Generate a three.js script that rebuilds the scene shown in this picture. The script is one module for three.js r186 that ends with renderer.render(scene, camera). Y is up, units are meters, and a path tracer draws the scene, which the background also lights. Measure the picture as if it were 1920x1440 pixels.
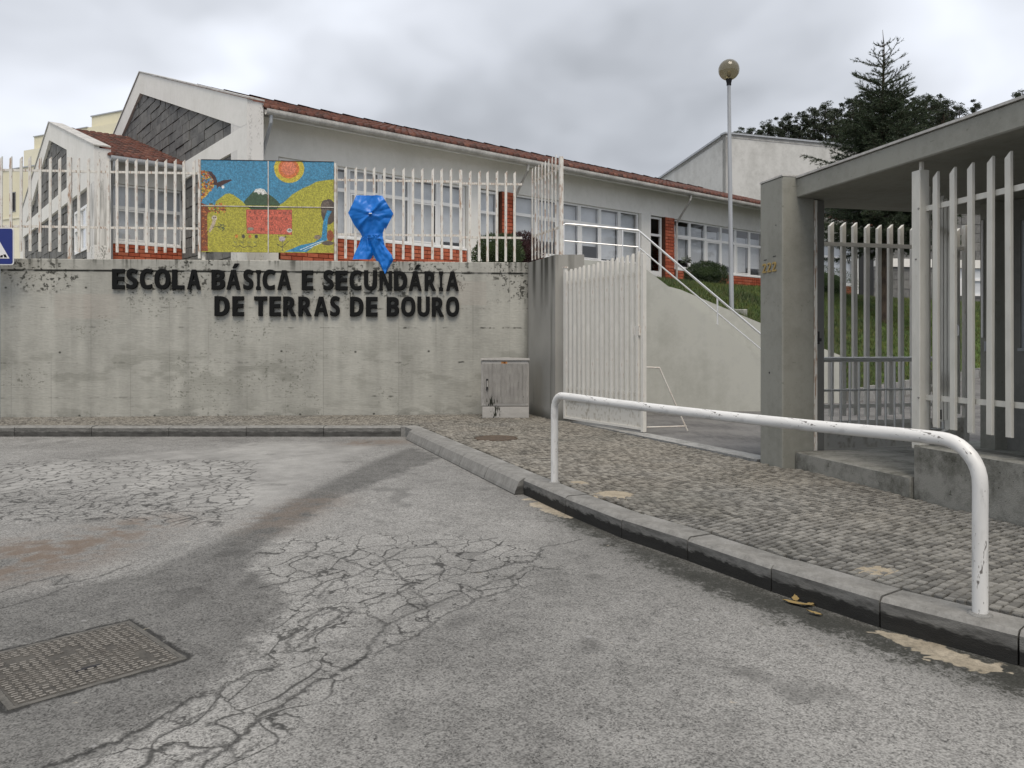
import * as THREE from 'three';
import { mergeGeometries } from 'three/addons/utils/BufferGeometryUtils.js';
import { FontLoader } from 'three/addons/loaders/FontLoader.js';
import { TextGeometry } from 'three/addons/geometries/TextGeometry.js';

// ---------- camera, sky, sun, exposure ----------
const scene = new THREE.Scene();
const camera = new THREE.PerspectiveCamera(52.5, 4 / 3, 0.05, 1500);
camera.position.set(0, 1.45, 0);
camera.lookAt(0, 1.45, -10);
camera.setViewOffset(1920, 1440, 0, 72, 1920, 1440);
const renderer = new THREE.WebGLRenderer({ antialias: true });
renderer.toneMapping = THREE.LinearToneMapping;
renderer.toneMappingExposure = 1.8;
renderer.shadowMap.enabled = true;
const sun = new THREE.DirectionalLight(0xfff2e0, 1.4);
sun.position.set(3, 40, 6);
sun.target.position.set(0, 0, -14);
sun.castShadow = true;
sun.shadow.radius = 60;
Object.assign(sun.shadow.camera, { left: -40, right: 40, top: 40, bottom: -40, near: 1, far: 140 });
scene.add(sun, sun.target);

// ---------- noise ----------
function rng(seed) { let s = seed | 0; return () => { s = (s + 0x6d2b79f5) | 0; let t = Math.imul(s ^ (s >>> 15), 1 | s); t = (t + Math.imul(t ^ (t >>> 7), 61 | t)) ^ t; return ((t ^ (t >>> 14)) >>> 0) / 4294967296; }; }
const HT = new Float32Array(65536); { const r = rng(7); for (let i = 0; i < 65536; i++) HT[i] = r(); }
const hsh = (x, y) => HT[((x & 255) + ((y & 255) << 8)) & 65535];
function vn(x, y) { const ix = Math.floor(x), iy = Math.floor(y); let a = x - ix, b = y - iy; a = a * a * (3 - 2 * a); b = b * b * (3 - 2 * b); const p = hsh(ix, iy), q = hsh(ix + 1, iy), r = hsh(ix, iy + 1), s = hsh(ix + 1, iy + 1); return p + (q - p) * a + (r - p) * b + (p - q - r + s) * a * b; }
function fbm(x, y, o = 4) { let s = 0, a = 0.5, n = 0; for (let i = 0; i < o; i++) { s += a * vn(x, y); n += a; x = x * 2.03 + 17.3; y = y * 2.03 + 9.1; a *= 0.5; } return s / n; }
function cell(x, y) { // distance to nearest and second nearest jittered points
  const ix = Math.floor(x), iy = Math.floor(y); let d1 = 9, d2 = 9;
  for (let j = -1; j < 2; j++) for (let i = -1; i < 2; i++) { const px = ix + i + 0.1 + 0.8 * hsh(ix + i, iy + j), py = iy + j + 0.1 + 0.8 * hsh(ix + i + 71, iy + j + 37); const d = Math.hypot(px - x, py - y); if (d < d1) { d2 = d1; d1 = d; } else if (d < d2) d2 = d; }
  return [d1, d2];
}
const sat = (x) => Math.min(1, Math.max(0, x));
const sst = (x, a, b) => { const t = sat((x - a) / (b - a)); return t * t * (3 - 2 * t); };
const mix = (a, b, t) => a + (b - a) * t;

// ---------- sky: broken overcast, computed ----------
{
  const W = 1024, H = 512, data = new Float32Array(W * H * 4);
  for (let j = 0; j < H; j++) {
    const el = ((j + 0.5) / H - 0.5) * Math.PI, y = Math.sin(el), c = Math.cos(el);
    for (let i = 0; i < W; i++) {
      const az = ((i + 0.5) / W - 0.5) * 2 * Math.PI, x = Math.cos(az) * c, z = Math.sin(az) * c;
      const k = 1 / (Math.max(y, 0) + 0.22), px = x * k * 1.5 + 4.2, pz = z * k * 1.5 + 1.7;
      const wx = fbm(px * 1.3 + 5, pz * 1.3, 4) - 0.5, wz = fbm(px * 1.3, pz * 1.3 + 31, 4) - 0.5;
      const big = fbm(px * 0.55 + wx * 0.7 + 2.1, pz * 0.55 + wz * 0.7 + 7.7, 3), mid = fbm(px * 1.4 + wx * 1.4, pz * 1.4 + wz * 1.4 + 3, 5), fine = fbm(px * 5 + wx * 3, pz * 5 + wz * 3, 4);
      let L = 0.41 + (big - 0.5) * 0.10 + (mid - 0.5) * 0.30 + (fine - 0.5) * 0.09;
      if (z < -0.15) { // the cloud banks over the school
        const gx = -x / z + wx * 0.35, gy = -y / z + wz * 0.22, G = (cx, cy, sx, sy) => Math.exp(-(((gx - cx) / sx) ** 2) - (((gy - cy) / sy) ** 2));
        L += -0.095 * G(0.14, 0.35, 0.34, 0.09) - 0.04 * G(0.25, 0.22, 0.16, 0.05) + 0.10 * G(-0.55, 0.33, 0.34, 0.2) + 0.09 * G(0.12, 0.235, 0.22, 0.035) + 0.09 * G(0.62, 0.39, 0.14, 0.10) - 0.03 * G(0.0, 0.45, 0.5, 0.04);
      }
      L = mix(L, 0.38, sst(-y, 0, 0.1)) * (1 + 0.40 * sst(y, 0.42, 1));
      L = Math.max(0.2, L);
      const blue = sat((0.46 - L) * 0.14);
      const o = (j * W + i) * 4;
      data[o] = L * (0.94 - blue * 0.4); data[o + 1] = L * 0.985; data[o + 2] = L * (1.075 + blue * 0.3); data[o + 3] = 1;
    }
  }
  const t = new THREE.DataTexture(data, W, H, THREE.RGBAFormat, THREE.FloatType);
  t.mapping = THREE.EquirectangularReflectionMapping; t.magFilter = THREE.LinearFilter; t.needsUpdate = true;
  scene.background = t; scene.environment = t;
  scene.backgroundRotation.y = scene.environmentRotation.y = 0;
}

// ---------- helpers ----------
const V3 = THREE.Vector3;
const used = {};
function numbered(n) { used[n] = (used[n] ?? -1) + 1; return used[n] ? n + '_' + String(used[n]).padStart(3, '0') : n; }
function shade(o) { o.castShadow = true; o.receiveShadow = true; return o; }
function norm(list) { // geometries to one plain non-indexed geometry with position, normal, uv
  list = [].concat(list).map((g) => { g = g.index ? g.toNonIndexed() : g; const out = new THREE.BufferGeometry(); out.setAttribute('position', g.attributes.position); if (!g.attributes.normal) g.computeVertexNormals(); out.setAttribute('normal', g.attributes.normal); out.setAttribute('uv', g.attributes.uv ?? new THREE.Float32BufferAttribute(new Float32Array(g.attributes.position.count * 2), 2)); if (g.attributes.color) out.setAttribute('color', g.attributes.color); return out; });
  return list.length > 1 ? mergeGeometries(list) : list[0];
}
function uvm(g, ox = 0, oy = 0) { // box-projected uv in metres
  g = norm(g); const p = g.attributes.position, n = g.attributes.normal, uv = new Float32Array(p.count * 2);
  for (let i = 0; i < p.count; i++) { const ax = Math.abs(n.getX(i)), ay = Math.abs(n.getY(i)), az = Math.abs(n.getZ(i)); const x = p.getX(i), y = p.getY(i), z = p.getZ(i); const [a, b] = ay > ax && ay > az ? [x, z] : ax > az ? [z, y] : [x, y]; uv[2 * i] = a + ox; uv[2 * i + 1] = b + oy; }
  g.setAttribute('uv', new THREE.BufferAttribute(uv, 2)); return g;
}
function obj(name, geos, m, parent = scene) { const o = shade(new THREE.Mesh(Array.isArray(geos) ? norm(geos) : geos, m)); o.name = parent === scene ? numbered(name) : name; parent.add(o); return o; }
function tag(o, label, category, group) { Object.assign(o.userData, { label, category }); if (group) o.userData.group = group; return o; }
function thing(name, label, category, group) { const o = new THREE.Group(); o.name = numbered(name); scene.add(o); return tag(o, label, category, group); }
function frame(o, X, d, dx, dd, y = 0) { o.position.set(X, y, -d); o.rotation.y = Math.atan2(dd, dx); return o; } // local x runs along (dx, dd) on the ground; d is distance north
function structure(o) { o.userData.kind = 'structure'; return o; }
function stuff(o) { o.userData.kind = 'stuff'; return o; }
function bx(x0, x1, y0, y1, z0, z1) { const g = new THREE.BoxGeometry(x1 - x0, y1 - y0, z1 - z0); g.translate((x0 + x1) / 2, (y0 + y1) / 2, (z0 + z1) / 2); return g; }
function cbx(x0, x1, y0, y1, z0, z1, b = 0.008) { // chamfered box
  const s = new THREE.Shape(), w = x1 - x0 - 2 * b, h = y1 - y0 - 2 * b; s.moveTo(0, 0); s.lineTo(w, 0); s.lineTo(w, h); s.lineTo(0, h);
  const g = new THREE.ExtrudeGeometry(s, { depth: z1 - z0 - 2 * b, bevelEnabled: true, bevelSize: b, bevelThickness: b, bevelSegments: 1 }); g.translate(x0 + b, y0 + b, z0 + b); return g;
}
function poly(pts, z0, z1) { const s = new THREE.Shape(pts.map((p) => new THREE.Vector2(p[0], p[1]))); const g = new THREE.ExtrudeGeometry(s, { depth: z1 - z0, bevelEnabled: false }); g.translate(0, 0, z0); return g; } // outline in x,y extruded in z
function plan(pts, y0, y1) { const s = new THREE.Shape(pts.map((p) => new THREE.Vector2(p[0], p[1]))); const g = new THREE.ExtrudeGeometry(s, { depth: y1 - y0, bevelEnabled: false }); g.rotateX(-Math.PI / 2); g.translate(0, y0, 0); return g; } // outline in X,d extruded upward
function sheet(pts, y) { const g = new THREE.ShapeGeometry(new THREE.Shape(pts.map((p) => new THREE.Vector2(p[0], p[1])))); g.rotateX(-Math.PI / 2); g.translate(0, y, 0); return uvm(g); }
function tube(pts, r, seg, rad = 10) { const P = pts.map((p) => new V3(...p)); return P.length === 2 ? rod(P[0], P[1], r, rad) : norm(P.slice(1).map((q, i) => rod(P[i], q, r, rad)).concat(P.slice(1, -1).map((q) => { const s = new THREE.SphereGeometry(r, rad, 6); s.translate(q.x, q.y, q.z); return s; }))); }
function rod(a, b, r, rad = 8, r2 = r) { a = a.isVector3 ? a : new V3(...a); b = b.isVector3 ? b : new V3(...b); const g = new THREE.CylinderGeometry(r2, r, a.distanceTo(b), rad); g.applyQuaternion(new THREE.Quaternion().setFromUnitVectors(new V3(0, 1, 0), b.clone().sub(a).normalize())); g.translate((a.x + b.x) / 2, (a.y + b.y) / 2, (a.z + b.z) / 2); return g; }
function smoothTube(pts, r, seg = 60, rad = 14) { return new THREE.TubeGeometry(new THREE.CatmullRomCurve3(pts.map((p) => new V3(...p)), false, 'centripetal'), seg, r, rad, false); }

// ---------- textures and materials ----------
const s2l = (c) => (c <= 0.04045 ? c / 12.92 : ((c + 0.055) / 1.055) ** 2.4), l2s = (c) => (c <= 0.0031308 ? c * 12.92 : 1.055 * c ** (1 / 2.4) - 0.055);
const LUT = new Uint8Array(4097); for (let i = 0; i < 4097; i++) LUT[i] = 255 * l2s(i / 4096) + 0.5;
const enc = (c) => LUT[c <= 0 ? 0 : c >= 1 ? 4096 : (c * 4096) | 0];
function dtex(w, h, fn, { srgb = true, wrap = true, repeat } = {}) { // fn(u, v) -> linear colour triple or a number
  const d = new Uint8Array(w * h * 4);
  for (let j = 0, o = 0; j < h; j++) for (let i = 0; i < w; i++, o += 4) { const c = fn((i + 0.5) / w, (j + 0.5) / h); if (typeof c === 'number') { const q = 255 * sat(c); d[o] = d[o + 1] = d[o + 2] = q; } else for (let k = 0; k < 3; k++) d[o + k] = srgb ? enc(c[k]) : 255 * sat(c[k]); d[o + 3] = 255; }
  const t = new THREE.DataTexture(d, w, h); t.colorSpace = srgb ? THREE.SRGBColorSpace : THREE.NoColorSpace; t.magFilter = THREE.LinearFilter; if (wrap) t.wrapS = t.wrapT = THREE.RepeatWrapping; if (repeat) t.repeat.set(...repeat); t.needsUpdate = true; return t;
}
// tileable noise on the unit square: lattice of n cells
function tvn(u, v, n, s = 0) { const x = u * n, y = v * n, ix = Math.floor(x), iy = Math.floor(y); let a = x - ix, b = y - iy; a = a * a * (3 - 2 * a); b = b * b * (3 - 2 * b); const x0 = ix % n + s, y0 = iy % n + s * 3, x1 = (ix + 1) % n + s, y1 = (iy + 1) % n + s * 3, p = hsh(x0, y0), q = hsh(x1, y0), r = hsh(x0, y1), t = hsh(x1, y1); return p + (q - p) * a + (r - p) * b + (p - q - r + t) * a * b; }
function tfbm(u, v, n, o, s = 0) { let q = 0, a = 0.5, w = 0; for (let i = 0; i < o; i++) { q += a * tvn(u, v, n, s + i * 5); w += a; n *= 2; a *= 0.55; } return q / w; }
const M = {};
function std(o) { const rough = o.roughness ?? 0.85; return new THREE.MeshPhysicalMaterial({ roughness: rough, specularIntensity: !o.metalness && rough >= 0.6 ? 0.35 : 1, ...o }); }
const lin = (r, g, b) => new THREE.Color().setRGB(r, g, b);
const grit = dtex(512, 512, (u, v) => 0.5 * tvn(u, v, 128, 3) + 0.5 * tvn(u, v, 256, 9), { srgb: false, repeat: [1.2, 1.2] });
const soft = dtex(512, 512, (u, v) => tfbm(u, v, 8, 6, 2), { srgb: false, repeat: [0.7, 0.7] });
function mottled(base, dark, amt, pits, rep, seed, size = 512, run = 0.6) { // weathered mineral surface: grain, blotches and small pits
  return dtex(size, size, (u, v) => {
    const a = tfbm(u, v, 4, 6, seed), b = tfbm(u, v, 32, 3, seed + 11), s = tvn(u, v, 128, seed + 5);
    const streak = tfbm(u, v * 0.125, 32, 2, seed + 21); let k = sat((a - 0.5) * 2.2 * amt + (b - 0.5) * 0.9 * amt + (s - 0.5) * 0.35 * amt + (streak - 0.5) * run * amt + 0.35 * amt);
    if (pits && tvn(u, v, 96, seed + 40) > 0.93 && b > 0.52) k = Math.min(1, k + pits);
    return [0, 1, 2].map((c) => mix(base[c], dark[c], k));
  }, { repeat: [1 / rep, 1 / rep] });
}
M.concrete = std({ map: mottled([0.39, 0.395, 0.36], [0.21, 0.215, 0.19], 0.8, 0.5, 2.3, 1), bumpMap: grit, bumpScale: 0.0015 });
M.canopy = std({ map: mottled([0.285, 0.284, 0.252], [0.19, 0.19, 0.163], 0.5, 0.7, 2.1, 4), bumpMap: grit, bumpScale: 0.001 });
M.render = std({ map: mottled([0.78, 0.77, 0.735], [0.64, 0.63, 0.59], 0.45, 0.1, 3.1, 7), bumpMap: grit, bumpScale: 0.001 });
M.gym = std({ map: mottled([0.60, 0.60, 0.58], [0.42, 0.42, 0.40], 0.7, 0, 9, 8) });
M.stair = std({ map: mottled([0.45, 0.455, 0.42], [0.34, 0.344, 0.31], 0.55, 0.1, 3.4, 9), bumpMap: grit, bumpScale: 0.001 });
M.plinth = std({ map: mottled([0.27, 0.266, 0.24], [0.085, 0.085, 0.07], 0.75, 0.6, 1.7, 12), bumpMap: grit, bumpScale: 0.003 });
M.granite = std({ map: mottled([0.30, 0.30, 0.29], [0.16, 0.16, 0.155], 0.8, 0.5, 0.8, 14), bumpMap: grit, bumpScale: 0.002 });
M.yellow = std({ map: mottled([0.70, 0.665, 0.51], [0.63, 0.595, 0.45], 0.6, 0, 8, 15) });
M.cream = std({ map: mottled([0.74, 0.71, 0.58], [0.66, 0.63, 0.50], 0.6, 0, 8, 16) });
const rusty = (amt, seed) => dtex(256, 512, (u, v) => {
  const a = tfbm(u, v, 16, 4, seed), streak = tfbm(u, v * 0.09, 48, 3, seed + 7), r = sat((a * 0.6 + streak * 0.65 - 0.86 + amt) * 6), chip = tvn(u, v, 64, seed + 2) > 0.985 ? 0.7 : 0;
  const g = 0.66 + 0.16 * (tfbm(u, v, 8, 4, seed + 9) - 0.5); const k = Math.max(r, chip);
  return [mix(g, 0.30, k * 0.85), mix(g * 0.98, 0.16, k * 0.85), mix(g * 0.91, 0.085, k * 0.85)];
}, { repeat: [1 / 0.5, 1 / 1.3] });
M.paintOld = std({ map: rusty(0.15, 3), roughness: 0.55 });
M.paint = std({ map: rusty(-0.02, 23), roughness: 0.5 });
M.paintPost = std({ map: rusty(0.20, 33), roughness: 0.55 });
M.rail = std({ map: dtex(512, 256, (u, v) => { const c = tvn(u, v, 32, 3) * 0.45 + tvn(u, v, 64, 13) * 0.2 + tfbm(u, v, 4, 4, 6) * 0.6; const k = sat((c - 0.89) * 14), s = 0.62 + 0.16 * (tfbm(u, v, 4, 5, 1) - 0.5) - 0.10 * sst(tfbm(u, v, 8, 3, 31), 0.55, 0.75); return [mix(s, 0.16, k), mix(s, 0.15, k), mix(s * 0.98, 0.14, k)]; }, { repeat: [7.3, 1] }), roughness: 0.42 });
M.paintGrey = std({ map: rusty(-0.03, 43), color: lin(0.88, 0.88, 0.86), roughness: 0.5 });
M.steel = std({ color: lin(0.78, 0.78, 0.77), metalness: 0.85, roughness: 0.42 });
M.darkSteel = std({ color: lin(0.28, 0.28, 0.27), metalness: 0.8, roughness: 0.45 });
M.galv = std({ map: mottled([0.42, 0.44, 0.46], [0.32, 0.33, 0.35], 0.7, 0, 0.6, 17), roughness: 0.5, metalness: 0.3 });
M.pvc = std({ color: lin(0.80, 0.80, 0.79), roughness: 0.35 });
M.zinc = std({ map: mottled([0.52, 0.51, 0.48], [0.30, 0.29, 0.27], 0.9, 0, 1.3, 18), roughness: 0.5 });
M.glass = new THREE.MeshPhysicalMaterial({ color: 0xffffff, transmission: 1, thickness: 0, roughness: 0.02, ior: 1.5 });
M.blind = std({ map: dtex(64, 256, (u, v) => { const g = 0.60 + 0.04 * (tvn(u, v, 16, 5) - 0.5) - (v * 8 % 1 < 0.03 ? 0.08 : 0); return [g * 0.96, g, g * 1.04]; }, { repeat: [0.7, 0.7] }), roughness: 0.9 });
M.dark = std({ color: lin(0.03, 0.03, 0.033) });
M.room = std({ color: lin(0.36, 0.35, 0.33) });
M.black = std({ color: lin(0.005, 0.0055, 0.0055), roughness: 0.6 });
M.mortar = std({ color: lin(0.10, 0.045, 0.03) });
M.grout = std({ color: lin(0.07, 0.07, 0.068) });
M.bricks = [[0.42, 0.105, 0.056], [0.48, 0.135, 0.075], [0.36, 0.088, 0.048], [0.44, 0.14, 0.083]].map((c, i) => std({ map: mottled(c, c.map((x) => x * 0.6), 0.7, 0.2, 0.5, 30 + i, 128), roughness: 0.75 }));
M.stones = [[0.19, 0.19, 0.185], [0.205, 0.204, 0.197], [0.175, 0.176, 0.173], [0.215, 0.213, 0.204]].map((c, i) => std({ map: mottled(c, c.map((x) => x * 0.55), 0.8, 0.4, 0.9, 40 + i, 256, 0), bumpMap: soft, bumpScale: 0.02, roughness: 0.9 }));
M.tiles = [[0.135, 0.058, 0.045], [0.115, 0.05, 0.04], [0.165, 0.078, 0.058], [0.09, 0.047, 0.04], [0.08, 0.057, 0.048]].map((c, i) => std({ map: mottled(c, [0.05, 0.038, 0.034], 0.8, 0.4, 0.4, 50 + i, 128), roughness: 0.85 }));
M.fin = std({ map: dtex(256, 512, (u, v) => { const n = tfbm(u, v, 8, 5, 3), sp = tvn(u, v, 128, 6), k = sat((tfbm(u, v * 0.25, 16, 4, 8) - 0.5) * 3 + (sp - 0.72) * 2.5 * sst(v, 0.2, 0.9)) * 0.75; const g = 0.68 * (1 + (n - 0.5) * 0.2); return [mix(g, 0.12, k), mix(g * 0.985, 0.12, k), mix(g * 0.95, 0.105, k)]; }, { repeat: [0.5, 0.25] }) });

// ---------- ground, road, kerb, pavement ----------
structure(obj('ground', (() => { const g = new THREE.PlaneGeometry(1400, 1400); g.rotateX(-Math.PI / 2); g.translate(0, -0.19, 0); return uvm(g); })(), std({ map: mottled([0.15, 0.148, 0.142], [0.09, 0.088, 0.085], 0.8, 0.2, 3, 60), roughness: 0.9 })));
{
  // road features in metres (X, d)
  const trench = [[-4.6, 4.2], [-3.27, 4.97], [-2.63, 5.56], [-2.4, 6.74], [-2.3, 8.41], [-1.95, 10.93], [-1.62, 12.49], [-1.01, 11.3], [-1.84, 8.41], [-1.98, 6.55], [-1.93, 5.76], [-1.42, 4.92], [-1.41, 4.3], [-1.44, 3.68], [-1.62, 3.2], [-1.78, 2.9], [-2.2, 2.1], [-5.5, 2.1]];
  const brown = [[[-5.2, 6.0], [-4.19, 6.38], [-3.74, 6.74], [-3.49, 7.48], [-2.98, 7.37], [-3.05, 6.74], [-3.1, 5.9], [-3.4, 5.3], [-4.6, 5.1]], [[-2.36, 7.04], [-2.11, 8.56], [-1.76, 8.27], [-1.99, 7.26], [-2.06, 6.55]], [[-2.7, 12.6], [-1.7, 12.9], [-1.75, 13.5], [-2.9, 13.3]]];
  const light = [[-5.53, 8.41], [-5.44, 9.23], [-3.63, 8.41], [-2.75, 7.73], [-2.7, 7.04], [-2.42, 8.41], [-2.45, 11.19], [-2.26, 12.69], [-4.11, 13.04], [-5.31, 11.75], [-6.72, 10.23]];
  const gator = [[[-2.14, 6.52], [-1.19, 6.7], [-0.27, 6.65], [0.26, 6.21], [0.11, 5.25], [-0.33, 4.82], [-0.59, 4.34], [-0.72, 3.92], [-0.9, 3.4], [-1.05, 2.8], [-1.75, 2.8], [-1.42, 3.64], [-1.37, 4.46], [-1.4, 4.92], [-1.89, 5.76]], [[-8.5, 10.2], [-5.8, 11.2], [-3.6, 11.0], [-2.71, 8.2], [-2.62, 6.94], [-3.78, 7.26], [-5.4, 6.9]]];
  const cracks = [
    [[-0.85, 3.89], [-0.79, 3.99], [-0.76, 4.11], [-0.76, 4.3], [-0.73, 4.5], [-0.62, 4.71], [-0.53, 4.82], [-0.37, 5.06], [-0.25, 5.19], [-0.2, 5.14], [-0.2, 5.03], [-0.3, 4.84], [-0.4, 4.71], [-0.47, 4.52], [-0.52, 4.38], [-0.59, 4.27], [-0.69, 4.17], [-0.75, 4.09]],
    [[-1.26, 5.03], [-1.21, 5.37], [-1.11, 5.47], [-1.02, 5.71], [-0.91, 6.03], [-0.85, 6.21], [-0.72, 6.29], [-0.49, 6.29], [-0.32, 6.44], [-0.12, 6.58]], [[-0.72, 4.52], [-0.88, 4.73], [-1, 4.73], [-1.13, 4.82]], [[-1.25, 4.57], [-1.17, 4.82]],
    [[-1.17, 4.29], [-1.1, 4.46], [-1.03, 4.73], [-0.89, 4.86], [-0.78, 5.03], [-0.67, 5.25], [-0.55, 5.49], [-0.43, 5.71], [-0.28, 5.56], [-0.18, 5.62], [0.03, 5.83], [0.13, 5.81], [0.22, 6.05], [0.24, 6.27], [0.44, 6.38], [0.6, 6.55]],
    [[-0.66, 5.14], [-0.55, 4.99], [-0.53, 4.82]], [[0.13, 5.74], [-0.01, 5.45], [-0.12, 5.37], [-0.24, 5.21]], [[0.13, 5.74], [0.26, 5.67], [0.36, 5.66]], [[-0.01, 5.45], [0.02, 5.33], [0.02, 5.21], [-0.16, 5.04]],
    [[-0.67, 5.25], [-0.81, 5.53], [-0.96, 5.85], [-0.82, 5.95], [-0.63, 6], [-0.49, 5.76]], [[-1.49, 6.1], [-1.3, 5.95], [-1.04, 5.67], [-0.83, 5.49]], [[-1.76, 6.41], [-1.61, 6.42], [-1.55, 6.18], [-1.67, 6.1]], [[-1.34, 4.96], [-1.29, 5.33], [-1.45, 5.58], [-1.54, 5.62]],
    [[-1.48, 3.19], [-1.41, 3.35], [-1.33, 3.46], [-1.37, 3.7], [-1.3, 3.83], [-1.16, 3.98]], [[-3.37, 5.12], [-3.31, 5.33], [-3.14, 5.52], [-3.1, 5.27], [-2.91, 5.44], [-2.82, 5.79]], [[-3.16, 4.8], [-3.03, 5.03], [-2.99, 5.27]], [[-1.31, 3], [-1.24, 3.1], [-1.17, 3.19]], [[-1.16, 3.17], [-1.08, 3.06], [-1.03, 3.19]],
    [[-1.7, 5.22], [-1.56, 5.33], [-1.42, 5.44], [-1.35, 5.67]], [[-1.19, 4.13], [-1.23, 4.3], [-1.18, 4.67], [-1.07, 4.8]], [[-1.02, 4.67], [-1.13, 4.3], [-1.17, 4.13]]];
  const wide = [[[-2.1, 2.4], [-1.79, 3], [-1.74, 3.06], [-1.66, 3.15], [-1.6, 3.21], [-1.56, 3.33], [-1.49, 3.51], [-1.43, 3.68]], [[-1.25, 2.6], [-1.19, 3], [-1.16, 3.14], [-1.11, 3.25], [-1.1, 3.4], [-1.03, 3.53], [-0.97, 3.7], [-0.85, 3.89]], [[-0.85, 3.89], [-0.79, 3.99], [-0.76, 4.11]]];
  const gutter = [[0.15, 8.99], [0.94, 6.55], [1.3, 5.76], [1.69, 5.08], [2.11, 4.46], [2.55, 3.88], [3.3, 3.2], [3.1, 3.05], [2.39, 3.68], [1.98, 4.24], [1.56, 4.86], [1.14, 5.65], [0.80, 6.5], [0.45, 7.35]];
  const sand = [[[2.0, 4.5], [2.22, 4.38], [2.37, 4.11], [2.54, 3.91], [2.29, 3.85], [2.2, 4.01], [2.09, 4.18]], [[0.17, 8.41], [0.38, 7.99], [0.63, 7.37], [0.5, 7.26], [0.24, 7.86]]];
  const R = 128, CW = 2048, CH = 1664;
  const layer = (draw, blur) => { const c = document.createElement('canvas'); c.width = CW; c.height = CH; const x = c.getContext('2d'); x.fillStyle = '#000'; x.fillRect(0, 0, CW, CH); x.lineJoin = x.lineCap = 'round'; if (blur) x.filter = `blur(${blur}px)`; x.setTransform(R, 0, 0, -R, 12 * R, 15 * R); draw(x); const d = x.getImageData(0, 0, CW, CH).data, o = new Uint8Array(CW * CH); for (let i = 0; i < o.length; i++) o[i] = d[4 * i]; return o; };
  const path = (x, p) => { x.beginPath(); p.forEach((q, i) => (i ? x.lineTo(q[0], q[1]) : x.moveTo(q[0], q[1]))); };
  const fill = (ps) => (x) => { x.fillStyle = '#fff'; for (const p of ps) { path(x, p); x.closePath(); x.fill(); } };
  const LT = layer(fill([trench]), 7), LB = layer(fill(brown), 26), LL = layer(fill([light]), 20), LG = layer(fill(gator), 10), LD = layer(fill([gutter]), 22), LS = layer(fill(sand), 3);
  const LC = layer((x) => { x.strokeStyle = '#fff'; for (const p of cracks) { const r = rng(p.length * 31); x.lineWidth = 0.013; const q = []; for (let i = 1; i < p.length; i++) for (let k = 0; k < 6; k++) { const t = k / 6; q.push([mix(p[i - 1][0], p[i][0], t) + (r() - 0.5) * 0.022, mix(p[i - 1][1], p[i][1], t) + (r() - 0.5) * 0.035]); } q.push(p[p.length - 1]); path(x, q); x.stroke(); } { x.lineWidth = 0.035; const r = rng(3), q = []; for (let i = 0; i <= 80; i++) { const t = i / 20, k = Math.floor(t) % 4, f = t % 1, c = [[-1, -1], [1, -1], [1, 1], [-1, 1]], a = c[k], b = c[(k + 1) % 4], u = mix(a[0], b[0], f) * 0.41 + (r() - 0.5) * 0.03, w = mix(a[1], b[1], f) * 0.41 + (r() - 0.5) * 0.03; q.push([-2.25 + u * 0.697 + w * 0.717, 4.03 + u * 0.717 - w * 0.697]); } path(x, q); x.stroke(); } for (const p of wide) { x.lineWidth = 0.02; const r = rng(p.length * 13), q = []; for (let i = 1; i < p.length; i++) for (let k = 0; k < 7; k++) { const t = k / 7; q.push([mix(p[i - 1][0], p[i][0], t) + (r() - 0.5) * 0.03, mix(p[i - 1][1], p[i][1], t) + (r() - 0.5) * 0.03]); } path(x, q); x.stroke(); } }, 0.8);
  const get = (L, X, d) => { const i = Math.round((X + 12) * R), j = Math.round((15 - d) * R); return i < 0 || j < 0 || i >= CW || j >= CH ? 0 : L[j * CW + i] / 255; };
  const ROAD = { base: 0.188, pale: 0.265, trench: 0.112 };
  const OUT = new Float32Array(4);
  function road(X, d) { // albedo and height of the worn surface
    const n1 = fbm(X * 2.1, d * 2.1, 3) - 0.5, n2 = fbm(X * 9, d * 9 + 5, 2) - 0.5, n3 = vn(X * 46, d * 46) - 0.5, gr = vn(X * 235, d * 235) - 0.5, gq = vn(X * 125 + 9, d * 125) - 0.5;
    const wx = X + n2 * 0.16 + n3 * 0.03, wd = d + n1 * 0.12 + n3 * 0.05 + (vn(X * 21, d * 21 + 70) - 0.5) * 0.1;
    const T = get(LT, wx, wd), B = get(LB, wx, wd) * sat(0.7 + n2 * 2.2 + n1) * 0.9, Lt = get(LL, wx, wd), G = get(LG, wx, wd), D = get(LD, wx, wd), S = get(LS, wx, wd);
    const sp = 1 + gr * 1.15 + gq * 0.75 + n3 * 0.25;
    const n0 = fbm(X * 0.55 + 3, d * 0.55 + 60, 3) - 0.5; let a = ROAD.base * (1 + n0 * 0.6 + n1 * 0.28 + n2 * 0.36) * mix(sp, 1 + gr * 0.22 + n3 * 0.12, Lt * 0.8);
    a = mix(a, ROAD.pale * (1 + n1 * 0.25 + n2 * 0.3 + gr * 0.3), Lt * sat(0.75 + n1 * 1.5));
    a = mix(a, ROAD.trench * sp * (1 + n1 * 0.5 + n2 * 0.4), T * sat(0.85 + n1 * 0.8 + n0 * 0.6));
    let r = a, g = a * 0.992, b = a * 0.955;
    const bg = 1 + gr * 0.5; r = mix(r, 0.135 * bg, B); g = mix(g, 0.105 * bg, B); b = mix(b, 0.083 * bg, B);
    let h = 0.5 + gr * 0.35 + gq * 0.25 - T * 0.05, k = 0;
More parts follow.
